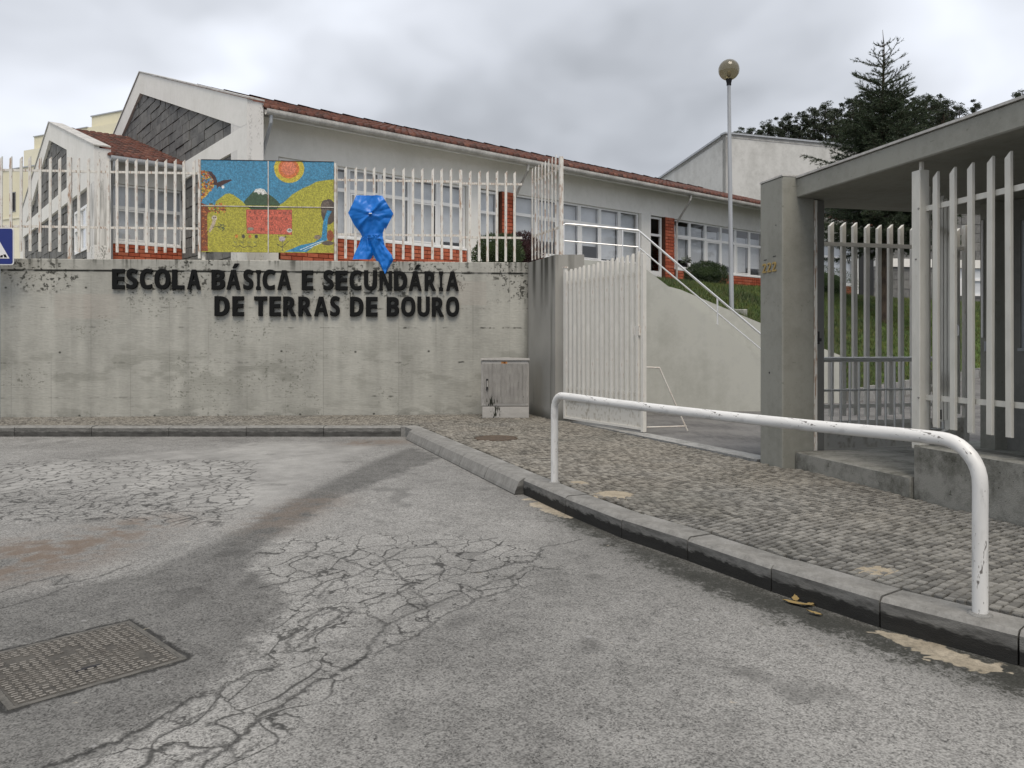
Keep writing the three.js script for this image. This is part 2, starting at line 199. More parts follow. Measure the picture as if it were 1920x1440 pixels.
    if (G > 0.05) { const fine = X < -2.6, w1 = (vn(X * 5, d * 5) - 0.5) * 0.8, w2 = (vn(X * 5 + 40, d * 5) - 0.5) * 0.8, e = fine ? 2.1 : 1.5; if (vn(X * 2.6, d * 2.6 + 8) > (fine ? 0.12 : 0.16)) { const q = cell((X * 2.7 + d * 0.5 + w1 + n3 * 0.1) * e, (d * 2.2 - X * 0.7 + w2 + n3 * 0.1) * e); k = (1 - sst(q[1] - q[0], 0.015, fine ? 0.17 : 0.085)) * sat(G * 1.6 - 0.2) * 0.88; const pl = (fine ? 0.04 : 0.17) * sat(G * 1.4); r *= 1 + pl; g *= 1 + pl; b *= 1 + pl; } }
    const K = Math.max(k, get(LC, X + n3 * 0.022, d + gq * 0.02)) * 0.92; r = mix(r, 0.022, K); g = mix(g, 0.022, K); b = mix(b, 0.021, K); h -= K; // cracks filled with dark grit
    const gd = sat((D * 5.0 + n2 * 0.9 + n3 * 0.9 + gr * 1.9 + gq * 1.7 - 1.05) * 1.1) * 0.92; if (gd > 0) { r = mix(r, 0.022 * (1 + gr), gd); g = mix(g, 0.023 * (1 + gr), gd); b = mix(b, 0.019 * (1 + gr), gd); } // grime and moss with a broken edge
    const sd = sat((S * 1.5 + n2 * 0.9 + n3 * 0.5 - 0.5) * 4); if (sd > 0) { const sg = 1 + gr * 0.5 + n3 * 0.4, sd2 = sd * 0.9; r = mix(r, (0.29 + n2 * 0.2) * sg, sd2); g = mix(g, (0.256 + n2 * 0.18) * sg, sd2); b = mix(b, (0.20 + n2 * 0.15) * sg, sd2); h = mix(h, 0.6, sd); }
    const gx = Math.floor(X / 0.3), gz = Math.floor(d / 0.3), hg = hsh(gx + 11, gz + 5); // gum spots and pits
    if (hg > 0.66) { const px = (gx + 0.2 + 0.6 * hsh(gx, gz + 90)) * 0.3, pz = (gz + 0.2 + 0.6 * hsh(gx + 50, gz)) * 0.3, rr = 0.006 + 0.015 * hsh(gx + 3, gz + 3) * hsh(gx + 7, gz), dx = X - px, dz = d - pz, q = Math.sqrt(dx * dx + dz * dz) + n3 * 0.008; if (q < rr) { const f = hg > 0.78 ? 0.27 : 0.06; r = mix(r, f, 0.6); g = mix(g, f, 0.6); b = mix(b, f, 0.6); } }
    const st = 1 - 0.4 * sat((fbm(X * 3.3 + 30, d * 3.3, 2) - 0.76) * 9) * sat(0.6 + n3 + gr * 2);
    OUT[0] = r * st; OUT[1] = g * st; OUT[2] = b * st; OUT[3] = h;
  }
  function roadMat(x0, x1, d0, d1, w, h, bump) {
    const a = new Uint8Array(w * h * 4), b = new Uint8Array(w * h * 4);
    for (let j = 0, o = 0; j < h; j++) for (let i = 0; i < w; i++, o += 4) { road(x0 + (x1 - x0) * (i + 0.5) / w, d0 + (d1 - d0) * (j + 0.5) / h); a[o] = enc(OUT[0]); a[o + 1] = enc(OUT[1]); a[o + 2] = enc(OUT[2]); b[o] = b[o + 1] = b[o + 2] = 255 * sat(OUT[3]); a[o + 3] = b[o + 3] = 255; }
    const t = new THREE.DataTexture(a, w, h), u = new THREE.DataTexture(b, w, h); t.colorSpace = THREE.SRGBColorSpace; for (const q of [t, u]) { q.magFilter = THREE.LinearFilter; q.needsUpdate = true; }
    return std({ map: t, bumpMap: u, bumpScale: bump, roughness: 0.82 });
  }
  const Y = -0.175, quads = [[-4.9, 3.5, 2.4, 7], [-12.5, 2.5, 7, 15]], g = new THREE.BufferGeometry(), pos = [], nor = [], uv = [];
  quads.forEach(([x0, x1, d0, d1], i) => { for (const [a, b] of [[0, 0], [1, 0], [1, 1], [0, 0], [1, 1], [0, 1]]) { pos.push(mix(x0, x1, a), Y, -mix(d0, d1, b)); nor.push(0, 1, 0); uv.push(a, b); } g.addGroup(i * 6, 6, i); });
  g.setAttribute('position', new THREE.Float32BufferAttribute(pos, 3)); g.setAttribute('normal', new THREE.Float32BufferAttribute(nor, 3)); g.setAttribute('uv', new THREE.Float32BufferAttribute(uv, 2));
  structure(obj('road', g, [roadMat(...quads[0], 2048, 1400, 0.004), roadMat(...quads[1], 2048, 900, 0.004)]));
}
// kerb
{
  const kerb = structure(new THREE.Group()); kerb.name = numbered('kerb'); scene.add(kerb);
  const sideTex = (dk, s) => dtex(512, 128, (u, v) => { const y = v * 0.45 - 0.4, e = -0.085 + 0.05 * (tfbm(u, 0.3, 16, 4, s) - 0.5) + 0.02 * (tvn(u, v, 64, s) - 0.5), wet = 1 - sst(y, e - 0.012, e + 0.012), n = tfbm(u, v, 16, 4, s + 3), q = mix(0.20, 0.07, sat(n * 1.4 - 0.25)) * (1 + (tvn(u, v, 128, s) - 0.5) * 0.35); const f = mix(q, 0.018, wet * dk); return [f, f * 0.99, f * 0.94]; }, { repeat: [0.5, 1] });
  const topM = std({ map: mottled([0.25, 0.248, 0.237], [0.135, 0.133, 0.125], 0.7, 0.4, 0.9, 62, 512, 0), bumpMap: grit, bumpScale: 0.002 }), sideA = std({ map: sideTex(0.92, 3), bumpMap: grit, bumpScale: 0.002 }), sideB = std({ map: sideTex(0.55, 9), bumpMap: grit, bumpScale: 0.002 });
  function stone(A, B, nA, nB, section, side, name = 'kerb_stone') { // section: [outward offset, y] from the road foot over the top to the back
    const pos = [], nor = [], uv = [], top = [], L = Math.hypot(B[0] - A[0], B[1] - A[1]), pt = (P, n, s) => new V3(P[0] + n[0] * s[0], s[1], -(P[1] + n[1] * s[0]));
    const g = new THREE.BufferGeometry(); const sides = [[], []]; const push = (k, ...vs) => sides[k].push(...vs);
    const off = (A[0] * 1.7 + A[1] * 2.3) % 7;
    for (let i = 1; i < section.length; i++) { const s = section[i - 1], t = section[i], a = pt(A, nA, s), b = pt(B, nB, s), c = pt(B, nB, t), d = pt(A, nA, t); const isTop = Math.abs(s[1] - t[1]) < 0.12 * 0.99 && i > 1 && i < section.length - 1; const q = isTop ? [[off, s[0]], [off + L, s[0]], [off + L, t[0]], [off, t[0]]] : [[off, (s[1] + 0.4) / 0.45], [off + L, (s[1] + 0.4) / 0.45], [off + L, (t[1] + 0.4) / 0.45], [off, (t[1] + 0.4) / 0.45]]; push(isTop ? 1 : 0, [a, q[0]], [b, q[1]], [c, q[2]], [a, q[0]], [c, q[2]], [d, q[3]]); }
    for (const [P, n, r] of [[A, nA, 1], [B, nB, 0]]) for (let i = 2; i < section.length; i++) { const tri = [section[0], section[i - 1], section[i]].map((s) => [pt(P, n, s), [s[0], (s[1] + 0.4) / 0.45]]); push(0, ...(r ? tri : tri.reverse())); }
    let at = 0; sides.forEach((list, k) => { for (const [p, q] of list) { pos.push(p.x, p.y, p.z); uv.push(...q); } g.addGroup(at, list.length, k); at += list.length; });
    g.setAttribute('position', new THREE.Float32BufferAttribute(pos, 3)); g.setAttribute('uv', new THREE.Float32BufferAttribute(uv, 2)); g.computeVertexNormals();
    return obj(name, g, [side, topM], kerb);
  }
  const up = [[0, -0.4], [0.004, -0.022], [-0.016, -0.003], [-0.03, 0.002], [-0.235, 0.002], [-0.24, -0.3]], U = [[0.128, 8.5], [0.52, 7.5], [0.927, 6.57], [1.329, 5.88], [1.714, 5.14], [2.12, 4.485], [2.57, 3.95], [3.1, 3.45], [3.75, 2.95], [4.6, 2.5], [5.8, 2.1]];
  const dir = (a, b) => { const l = Math.hypot(b[0] - a[0], b[1] - a[1]); return [(b[0] - a[0]) / l, (b[1] - a[1]) / l]; };
  const nrm = (i) => { const t = dir(U[Math.max(0, i - 1)], U[Math.min(U.length - 1, i + 1)]); return [t[1], -t[0]]; }; // outward, to the road
  for (let i = 1; i < U.length; i++) { const t = dir(U[i - 1], U[i]), e = 0.005; stone([U[i - 1][0] + t[0] * e, U[i - 1][1] + t[1] * e], [U[i][0] - t[0] * e, U[i][1] - t[1] * e], nrm(i - 1), nrm(i), up.map(([a, y]) => [a, y + 0.004 * Math.sin(i * 2.7)]), sideA); }
  for (let k = 0; k < 9; k++) { const b = -1.99 - k * 1.38, a = b - 1.37; stone([a, 13.9], [b, 13.9], [0, -1], [0, -1], up.map(([q, y]) => [q, y + 0.005 * Math.sin(k * 1.9)]), sideB); }
  const low = [[0.105, -0.4], [0.105, -0.165], [0.095, -0.13], [0.05, -0.035], [0.0, 0.0], [-0.235, 0.002], [-0.24, -0.3]], n0 = [-0.937, -0.35];
  for (let k = 0; k < 5; k++) { const f = (t) => [-1.73 + 1.858 * t, 13.48 - 4.98 * t]; stone(f(k / 5 + 0.001), f((k + 1) / 5 - 0.001), n0, n0, low, sideB, 'dropped_kerb_stone'); }
  obj('corner_stone', uvm(plan([[-1.985, 13.9], [-1.9, 13.87], [-1.74, 13.49], [-1.51, 13.57], [-1.72, 14.14], [-1.985, 14.14]], -0.4, 0.001)), topM, kerb);
}
// cobbled pavement
const paveOutline = [[-14, 14.14], [-1.72, 14.14], [0.353, 8.58], [0.75, 7.59], [1.14, 6.67], [1.54, 5.99], [1.92, 5.26], [2.31, 4.63], [2.75, 4.11], [3.25, 3.63], [3.88, 3.15], [4.7, 2.72], [5.0, 2.6], [3.83, 7.42], [3.4, 9.2], [3.21, 9.24], [3.09, 9.72], [1.12, 14.78], [1.42, 15.1], [0.84, 15.1], [0.34, 16.58], [-14, 15.52]];
{
  const inside = (x, y, P) => { let c = false; for (let i = 0, j = P.length - 1; i < P.length; j = i++) if ((P[i][1] > y) !== (P[j][1] > y) && x < ((P[j][0] - P[i][0]) * (y - P[i][1])) / (P[j][1] - P[i][1]) + P[i][0]) c = !c; return c; };
  const pave = structure(new THREE.Group()); pave.name = numbered('pavement'); scene.add(pave);
  const bed = std({ map: mottled([0.034, 0.032, 0.025], [0.010, 0.011, 0.008], 0.9, 0.3, 1.1, 64), bumpMap: grit, bumpScale: 0.003, roughness: 0.95 });
  obj('bed', uvm(plan(paveOutline, -0.3, -0.020)), bed, pave);
  const r = rng(99), variants = []; const RND = rng(5);
  for (let v = 0; v < 6; v++) {
    const cs = [[-1, -1], [1, -1], [1, 1], [-1, 1]].map(([a, b]) => [a * 0.0268 + (RND() - 0.5) * 0.008, b * 0.0248 + (RND() - 0.5) * 0.008]); const pos = [], idx = []; const ring = (s, y, t = 0) => cs.forEach(([a, b], i) => pos.push(a * s, y + t * (hsh(v * 9 + i, 3) - 0.5), b * s));
    ring(1, -0.034); ring(0.985, -0.004); ring(0.88, 0.001, 0.002); pos.push(0, 0.0015, 0);
    for (let k = 0; k < 2; k++) for (let i = 0; i < 4; i++) { const a = k * 4 + i, b = k * 4 + (i + 1) % 4; idx.push(a, a + 4, b, b, a + 4, b + 4); }
    for (let i = 0; i < 4; i++) idx.push(8 + i, 12, 8 + (i + 1) % 4);
    const g = new THREE.BufferGeometry(); g.setAttribute('position', new THREE.Float32BufferAttribute(pos, 3)); g.setIndex(idx); const h = uvm((g.computeVertexNormals(), g)); h.computeVertexNormals(); variants.push(uvm(h));
  }
  const stonesTex = mottled([1, 1, 1], [0.55, 0.54, 0.5], 0.9, 0.4, 0.23, 66), spots = [];
  const ph = 0.62, cp = Math.cos(ph), sp = Math.sin(ph);
  for (let j = -330; j < 330; j++) for (let i = -330; i < 330; i++) {
    const a = i * 0.064 + (j & 1 ? 0.032 : 0) + (hsh(j & 255, 17) - 0.5) * 0.03 + (r() - 0.5) * 0.009, b = j * 0.0605 + (r() - 0.5) * 0.006;
    const X0 = a * cp - b * sp - 1, d0 = a * sp + b * cp + 10; if (X0 < -11.5 || X0 > 4.6 || d0 < 2.6 || d0 > 16.8) continue;
    const X = X0 + (vn(X0 * 0.9, d0 * 0.9) - 0.5) * 0.22, d = d0 + (vn(X0 * 0.9 + 40, d0 * 0.9) - 0.5) * 0.22;
    const m = 0.022; if (!(inside(X - m, d - m, paveOutline) && inside(X + m, d + m, paveOutline) && inside(X - m, d + m, paveOutline) && inside(X + m, d - m, paveOutline))) continue;
    if (Math.hypot(X + 0.25, d - 12.2) < 0.36) continue;
    spots.push([X, d, ph + (r() - 0.5) * 0.15, (r() - 0.5) * 0.005 + (fbm(X * 0.8, d * 0.8, 2) - 0.5) * 0.012, r(), r()]);
  }
  const tone = (X, d, q) => { const n = fbm(X * 0.9 + 3, d * 0.9, 4), ochre = sat(sst(d, 5.6, 8.8) * 0.85 + (n - 0.5) * 1.6), v = 0.66 + 0.72 * q + (fbm(X * 3, d * 3, 2) - 0.5) * 0.25; const f = fbm(X * 1.6 + 8, d * 1.6, 3); const mossy = sat((f - 0.6) * 2.2); return lin(mix(mix(0.176, 0.192, ochre), 0.13, mossy) * v, mix(mix(0.173, 0.180, ochre), 0.128, mossy) * v, mix(mix(0.162, 0.157, ochre), 0.114, mossy) * v); };
  spots.sort((a, b) => a[1] + (a[0] / a[1] > 0.66 ? 50 : 0) - b[1] - (b[0] / b[1] > 0.66 ? 50 : 0));
  const cobM = []; for (let k = 0; k < 10; k++) cobM.push(std({ map: stonesTex, color: tone(2.4 + k * 0.13, 4.6 + k * 0.2, (k * 0.37) % 1), bumpMap: grit, bumpScale: 0.0025 }));
  spots.splice(0, 300).forEach(([X, d, a, y, q, s], i) => { const o = obj('cobblestone', variants[i % 6], cobM[Math.floor(q * 10)], pave); o.position.set(X, y, -d); o.rotation.set((q - 0.5) * 0.07, a, (s - 0.5) * 0.07, 'YXZ'); const k = 0.92 + 0.16 * s; o.scale.set(k, 1, k); });
  const per = variants.map(() => []); spots.forEach((s, i) => per[Math.floor(s[5] * 6)].push(s));
  const cm = std({ map: stonesTex, bumpMap: grit, bumpScale: 0.0025 }), mat = new THREE.Matrix4(), qq = new THREE.Quaternion(), UPV = new V3(0, 1, 0);
  per.forEach((list, v) => { const im = new THREE.InstancedMesh(variants[v], cm, list.length); im.name = 'cobblestones'; shade(stuff(im)); list.forEach(([X, d, a, y, q, s], i) => { const k = 0.92 + 0.16 * q; mat.compose(new V3(X, y, -d), qq.setFromEuler(new THREE.Euler((q - 0.5) * 0.08, a, (s * 7 % 1 - 0.5) * 0.08, 'YXZ')), new V3(k, 1, k)); im.setMatrixAt(i, mat); im.setColorAt(i, tone(X, d, q)); }); pave.add(im); });
  // small inspection cover let into the cobbles
  const cov = thing('inspection_cover', 'small round rusty inspection cover set in the ochre cobbles', 'manhole cover'); cov.position.set(-0.25, -0.006, -12.2);
  const iron = std({ map: mottled([0.10, 0.075, 0.055], [0.05, 0.042, 0.036], 0.9, 0.3, 0.4, 68), roughness: 0.7 });
  obj('rim', new THREE.TorusGeometry(0.32, 0.018, 6, 40).rotateX(-Math.PI / 2), iron, cov); obj('lid', new THREE.CylinderGeometry(0.3, 0.3, 0.03, 40).translate(0, -0.006, 0), iron, cov);
  // sand lying over the joints
  const sandM = std({ map: mottled([0.36, 0.315, 0.24], [0.24, 0.205, 0.155], 0.8, 0.4, 0.35, 69), bumpMap: grit, bumpScale: 0.003, roughness: 0.97 });
  for (const [X, d, a, b, tilt, s] of [[2.36, 5.02, 0.24, 0.17, 0.5, 3], [1.0, 7.62, 0.34, 0.24, -0.9, 8], [0.72, 8.25, 0.2, 0.12, -0.9, 12]]) {
    const g = new THREE.CircleGeometry(1, 90, 0, 6.2832), p = g.attributes.position; const pos = [0, 0.005, 0], idx = [];
    for (let k = 1; k <= 3; k++) for (let i = 0; i < 64; i++) { const t = i / 64 * 6.2832, e = 0.72 + 0.5 * (fbm(Math.cos(t) * 2.2 + s, Math.sin(t) * 2.2, 4) - 0.3), q = e * k / 3; const ca = Math.cos(t) * q * a, cb = Math.sin(t) * q * b; pos.push(ca * Math.cos(tilt) - cb * Math.sin(tilt), [0.0045, 0.001, -0.016][k - 1] + 0.004 * (hsh(i + k * 70, s) - 0.5), -(ca * Math.sin(tilt) + cb * Math.cos(tilt))); }
    for (let i = 0; i < 64; i++) { const j = (i + 1) % 64; idx.push(0, 1 + i, 1 + j); for (let k = 0; k < 2; k++) { const A = 1 + k * 64; idx.push(A + i, A + 64 + i, A + j, A + j, A + 64 + i, A + 64 + j); } }
    const q = new THREE.BufferGeometry(); q.setAttribute('position', new THREE.Float32BufferAttribute(pos, 3)); q.setIndex(idx); q.computeVertexNormals();
    const o = stuff(obj('sand', uvm(q), sandM)); o.position.set(X, 0, -d); tag(o, ['pale sand spread over the grey cobbles near the railing end', 'pale sand over cobbles beside the kerb, larger heap', 'thin pale sand at the foot of the railing'][s === 3 ? 0 : s === 8 ? 1 : 2], 'sand');
  }
}
// square iron cover in the road
{
  const t = thing('road_manhole', 'square studded iron manhole cover set in the dark road patch', 'manhole cover'); t.position.set(-2.25, -0.175, -4.03); t.rotation.y = 0.80; t.scale.set(0.93, 1, 0.93);
  const iron = std({ map: mottled([0.185, 0.175, 0.158], [0.085, 0.078, 0.07], 0.9, 0.3, 0.5, 70), roughness: 0.75 });
  obj('surround', [bx(-0.43, 0.43, -0.03, 0.003, -0.43, -0.40), bx(-0.43, 0.43, -0.03, 0.003, 0.40, 0.43), bx(-0.43, -0.40, -0.03, 0.0035, -0.4, 0.4), bx(0.40, 0.43, -0.03, 0.0035, -0.4, 0.4)].map((g) => uvm(g)), std({ map: mottled([0.12, 0.115, 0.105], [0.05, 0.05, 0.047], 0.9, 0.4, 0.4, 73), roughness: 0.85 }), t);
  obj('lid', uvm(bx(-0.395, 0.395, -0.03, 0.0015, -0.395, 0.395)), std({ map: mottled([0.085, 0.08, 0.072], [0.035, 0.034, 0.032], 0.8, 0.2, 0.4, 71), roughness: 0.8 }), t);
  const studs = [], r = rng(4); for (let i = 0; i < 17; i++) for (let j = 0; j < 26; j++) { if (r() < 0.05 || vn(i * 0.5 + 7, j * 0.35) > 0.8) continue; const x = -0.37 + i * 0.0462 + (j & 1 ? 0.008 : 0), z = -0.375 + j * 0.03; studs.push(uvm(bx(x - 0.015, x + 0.015, 0, 0.0055 + r() * 0.001, z - 0.0085, z + 0.0085))); }
  stuff(obj('studs', studs, iron, t));
  obj('keyhole', bx(-0.06, 0.06, -0.01, 0.0062, 0.16, 0.19), M.dark, t);
}
// fallen leaves in the gutter
{
  const lm = std({ color: lin(0.24, 0.175, 0.075), roughness: 0.7, side: THREE.DoubleSide });
  const leafG = (len, w, curl, s) => { const pos = [], idx = []; for (let i = 0; i <= 8; i++) { const t = i / 8, h = w * Math.sin(Math.PI * Math.pow(t, 0.8)) * (0.8 + 0.4 * hsh(i, s)); const y = 0.006 + curl * t * t + 0.004 * hsh(i + 20, s); pos.push(t * len, y + 0.006, h, t * len, y, 0, t * len, y + 0.007, -h); } for (let i = 0; i < 8; i++) { const a = i * 3; idx.push(a, a + 1, a + 3, a + 1, a + 4, a + 3, a + 1, a + 2, a + 4, a + 2, a + 5, a + 4); } const g = new THREE.BufferGeometry(); g.setAttribute('position', new THREE.Float32BufferAttribute(pos, 3)); g.setIndex(idx); g.computeVertexNormals(); return g; };
  [[1.72, 4.95, 0.22, 0.02, 0.018, -0.9], [1.80, 4.84, 0.12, 0.018, 0.01, 0.2], [1.86, 4.66, 0.10, 0.016, 0.012, 2.4], [1.79, 4.92, 0.07, 0.02, 0.03, 1.2]].forEach(([X, d, l, w, c, a], i) => { const o = obj('fallen_leaf', leafG(l, w, c, i * 7), lm); o.position.set(X, -0.175, -d); o.rotation.y = a; tag(o, 'dry yellow leaf lying in the gutter under the kerb', 'leaf', 'dry leaves in the gutter'); });
}

// ---------- retaining wall with lettering ----------
const WALL = [0.34, 16.6, 0.9972, 0.0744];
const toLocal = (o, X, y, d) => { o.updateMatrixWorld(true); return o.worldToLocal(new V3(X, y, -d)); };
{
  const t = frame(thing('retaining_wall', 'long weathered grey concrete retaining wall with black moss stains', 'wall'), ...WALL);
  const map = dtex(1400, 400, (u, v) => {
    const x = u * 12.5 - 12.5, y = v * 3.25, n = fbm(x * 1.1, y * 0.9, 5), f = fbm(x * 7, y * 7, 3), f2 = vn(x * 40, y * 40), st = fbm(x * 6, y * 0.35 + 3, 4), board = hsh(Math.floor(x / 0.61) + 40, 9);
    let a = 0.375 * (1 + (n - 0.5) * 0.32 + (f - 0.5) * 0.16 + (f2 - 0.5) * 0.10 + (st - 0.5) * 0.42 + (board - 0.5) * 0.07);
    let c = [a * 0.995, a * 0.99, a * 0.9];
    const dk = (k, q = 0.025) => { k = sat(k); c = [mix(c[0], q, k), mix(c[1], q * 1.02, k), mix(c[2], q * 0.85, k)]; };
    // board joints, lift lines
    const bx_ = Math.abs(((x / 0.61) % 1 + 1) % 1 - 0.5) * 0.61; dk(sst(-bx_, -0.011, -0.003) * 0.24 * sat(fbm(x * 3, y * 1.1, 2) * 2.4 - 0.75));
    for (const yy of [0.62, 1.27, 1.93, 2.30]) { const q = Math.abs(y - yy + (f - 0.5) * 0.03); dk(sst(-q, -0.022, -0.004) * sat((fbm(x * 8, yy * 9, 3) - 0.5) * 5) * (vn(x * 30, y * 30) > 0.4 ? 0.85 : 0.2) * sat(0.45 + 0.7 * sst(x, -5, -0.6))); }
    // tie holes
    for (const [yy, o] of [[0.28, 0.2], [1.47, 0.5], [2.66, 0.1]]) { const k = Math.round((x + o) / 1.17), q = Math.hypot(x + o - k * 1.17 - (hsh(k + 20, 7) - 0.5) * 0.08, y - yy - (hsh(k + 3, yy * 10) - 0.5) * 0.03); if (hsh(k + 77, yy * 7) > 0.45) dk((1 - sst(q, 0.010, 0.026)) * 0.9); }
    // honeycombing: rough dark pits in patches
    const patch = fbm(x * 1.3 + 60, y * 2.1 + 7, 3), pits = fbm(x * 26, y * 36, 2) + 0.35 * vn(x * 85, y * 85); const band = Math.max(sst(patch, 0.50, 0.66), sst(-Math.abs(y - 1.2), -0.3, 0) * sst(patch, 0.40, 0.6)); dk(sst(pits, 0.88, 1.02) * band * 0.7, 0.13);
    const up = sst(y, 2.32, 2.6) * sst(patch + sst(x, -4, -0.8) * 0.2, 0.45, 0.62); dk(sst(fbm(x * 22 + 5, y * 17, 2) + 0.35 * vn(x * 70, y * 60), 0.80, 0.93) * up * 0.85);
    dk(sst(fbm(x * 2.6 + 11, y * 5 + 2, 4) + 0.12 * f2, 0.56, 0.72) * sst(-Math.abs(y - 1.15), -0.65, -0.1) * 0.34, 0.14); dk(sst(fbm(x * 3.1 + 51, y * 6 + 9, 4) + 0.15 * f2, 0.58, 0.7) * sst(-y, -0.75, -0.15) * 0.4, 0.11);
    // ghost of earlier lettering: pale and pinkish repairs
    for (const [gx, gw] of [[-7.3, 0.3], [-6.85, 0.3], [-0.95, 0.28], [-10.2, 0.35]]) { const q = Math.max(Math.abs(x - gx) / gw, Math.abs(y - (gx < -9 || gx > -1 ? 2.6 : 2.32)) / 0.25); const k = sst(-q, -1, -0.85) * 0.3; c = [c[0] + (0.40 - c[0]) * k, c[1] + (0.36 - c[1]) * k, c[2] + (0.32 - c[2]) * k]; }
    // drips from the coping and growth along the foot
    const dl = 0.10 + 0.55 * Math.pow(fbm(x * 2.4 + 9, 2, 4), 2.2), drip = sst(vn(x * 22, 5) * 0.6 + vn(x * 55, 8) * 0.4, 0.5, 0.85); dk(sst(y, 3.22 - dl - (f - 0.5) * 0.1, 3.25) * drip * 0.8, 0.05);
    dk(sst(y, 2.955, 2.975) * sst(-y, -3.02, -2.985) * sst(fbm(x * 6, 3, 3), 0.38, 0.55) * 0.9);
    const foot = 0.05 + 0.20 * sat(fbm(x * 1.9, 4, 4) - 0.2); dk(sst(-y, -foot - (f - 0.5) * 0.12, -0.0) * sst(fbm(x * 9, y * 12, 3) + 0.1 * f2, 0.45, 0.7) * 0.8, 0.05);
    dk(sst(x + (f - 0.5) * 0.08, -0.10, 0.0) * 0.5, 0.06); dk(sst(-x, 10.35 - f * 0.25, 10.75) * sst(st, 0.4, 0.7) * 0.45, 0.10);
    return c;
  }, { wrap: false });
  const wm = std({ map, bumpMap: grit, bumpScale: 0.0025 });
  const wuv = (g) => { g = uvm(g); const p = g.attributes.position, a = g.attributes.uv; for (let i = 0; i < p.count; i++) a.setXY(i, sat((p.getX(i) + 12.5) / 12.5), sat(p.getY(i) / 3.25)); return g; };
  obj('wall_body', wuv(bx(-16, 0, -0.3, 2.985, -0.3, 0)), wm, t);
  obj('coping', wuv(cbx(-16, 0.004, 2.99, 3.22, -0.33, 0.014, 0.01)), wm, t);
  const p = thing('gate_pier', 'stained concrete wall end beside the open gate leaf', 'wall');
  const pm = std({ map: dtex(512, 512, (u, v) => { const a = u * 3, y = v * 3.3, n = fbm(a * 2, y * 1.2, 5), st = fbm(a * 7, y * 0.25, 4), s2 = sst(fbm(a * 5 + 9, y * 0.18 + 2, 3), 0.42, 0.68); const top = sst(y, 2.0 + (n - 0.5) * 1.6, 3.25) * s2; const k = sat(Math.max(top * 0.95, sst(st, 0.55, 0.8) * 0.5, sst(-y, -0.5 * n, 0) * 0.7)); const b = 0.30 * (1 + (n - 0.5) * 0.4); return [mix(b, 0.05, k), mix(b * 0.98, 0.05, k), mix(b * 0.9, 0.04, k)]; }, { wrap: true, repeat: [1 / 3, 1 / 3.3] }), bumpMap: grit, bumpScale: 0.002 });
  obj('pier_body', uvm(plan([[0.345, 16.58], [0.84, 15.1], [1.4, 15.1], [1.4, 17.18], [0.345, 17.18]], -0.3, 3.215)), pm, p);
}
const font = await new FontLoader().loadAsync('fonts/droid/droid_sans_bold.typeface.json');
{
  const L1 = [['E', -8.54, -8.30], ['S', -8.26, -8.04], ['C', -7.99, -7.74], ['O', -7.70, -7.39], ['L', -7.35, -7.11], ['A', -7.05, -6.78], ['B', -6.56, -6.29], ['Á', -6.26, -5.98], ['S', -5.92, -5.72], ['I', -5.66, -5.57], ['C', -5.53, -5.27], ['A', -5.23, -4.95], ['E', -4.73, -4.50], ['S', -4.29, -4.08], ['E', -4.04, -3.79], ['C', -3.75, -3.49], ['U', -3.45, -3.18], ['N', -3.13, -2.87], ['D', -2.83, -2.55], ['Á', -2.52, -2.25], ['R', -2.19, -1.95], ['I', -1.89, -1.80], ['A', -1.74, -1.47]];
  const L2 = [['D', -6.50, -6.20], ['E', -6.14, -5.91], ['T', -5.70, -5.44], ['E', -5.39, -5.16], ['R', -5.11, -4.85], ['R', -4.80, -4.53], ['A', -4.48, -4.19], ['S', -4.15, -3.95], ['D', -3.74, -3.46], ['E', -3.41, -3.17], ['B', -2.98, -2.72], ['O', -2.68, -2.38], ['U', -2.34, -2.08], ['R', -2.04, -1.78], ['O', -1.74, -1.46]];
  [[L1, 2.605, 'upper line of black raised capital letters on the concrete wall'], [L2, 2.06, 'lower, shorter line of black raised capital letters on the wall']].forEach(([list, y0, label]) => {
    const t = frame(thing('wall_lettering', label, 'lettering'), ...WALL);
    for (const [ch, x0, x1] of list) {
      const g = new TextGeometry(ch === 'Á' ? 'A' : ch, { font, size: 1, depth: 0.05, curveSegments: 8, bevelEnabled: true, bevelThickness: 0.004, bevelSize: 0.022, bevelSegments: 1 }); g.computeBoundingBox(); const b = g.boundingBox;
      g.translate(-b.min.x, -b.min.y, 0); const h = 0.412 + ('OSCU'.includes(ch) ? 0.012 : 0); g.scale((x1 - x0) / (b.max.x - b.min.x), h / (b.max.y - b.min.y), 1); g.translate(x0, y0, 0.012);
      const parts = [g]; if (ch === 'Á') { const m = (x0 + x1) / 2; parts.push(poly([[m - 0.02, y0 + 0.45], [m + 0.045, y0 + 0.45], [m + 0.115, y0 + 0.545], [m + 0.03, y0 + 0.545]], 0.012, 0.062)); }
      obj('letter', parts, M.black, t);
    }
  });
}
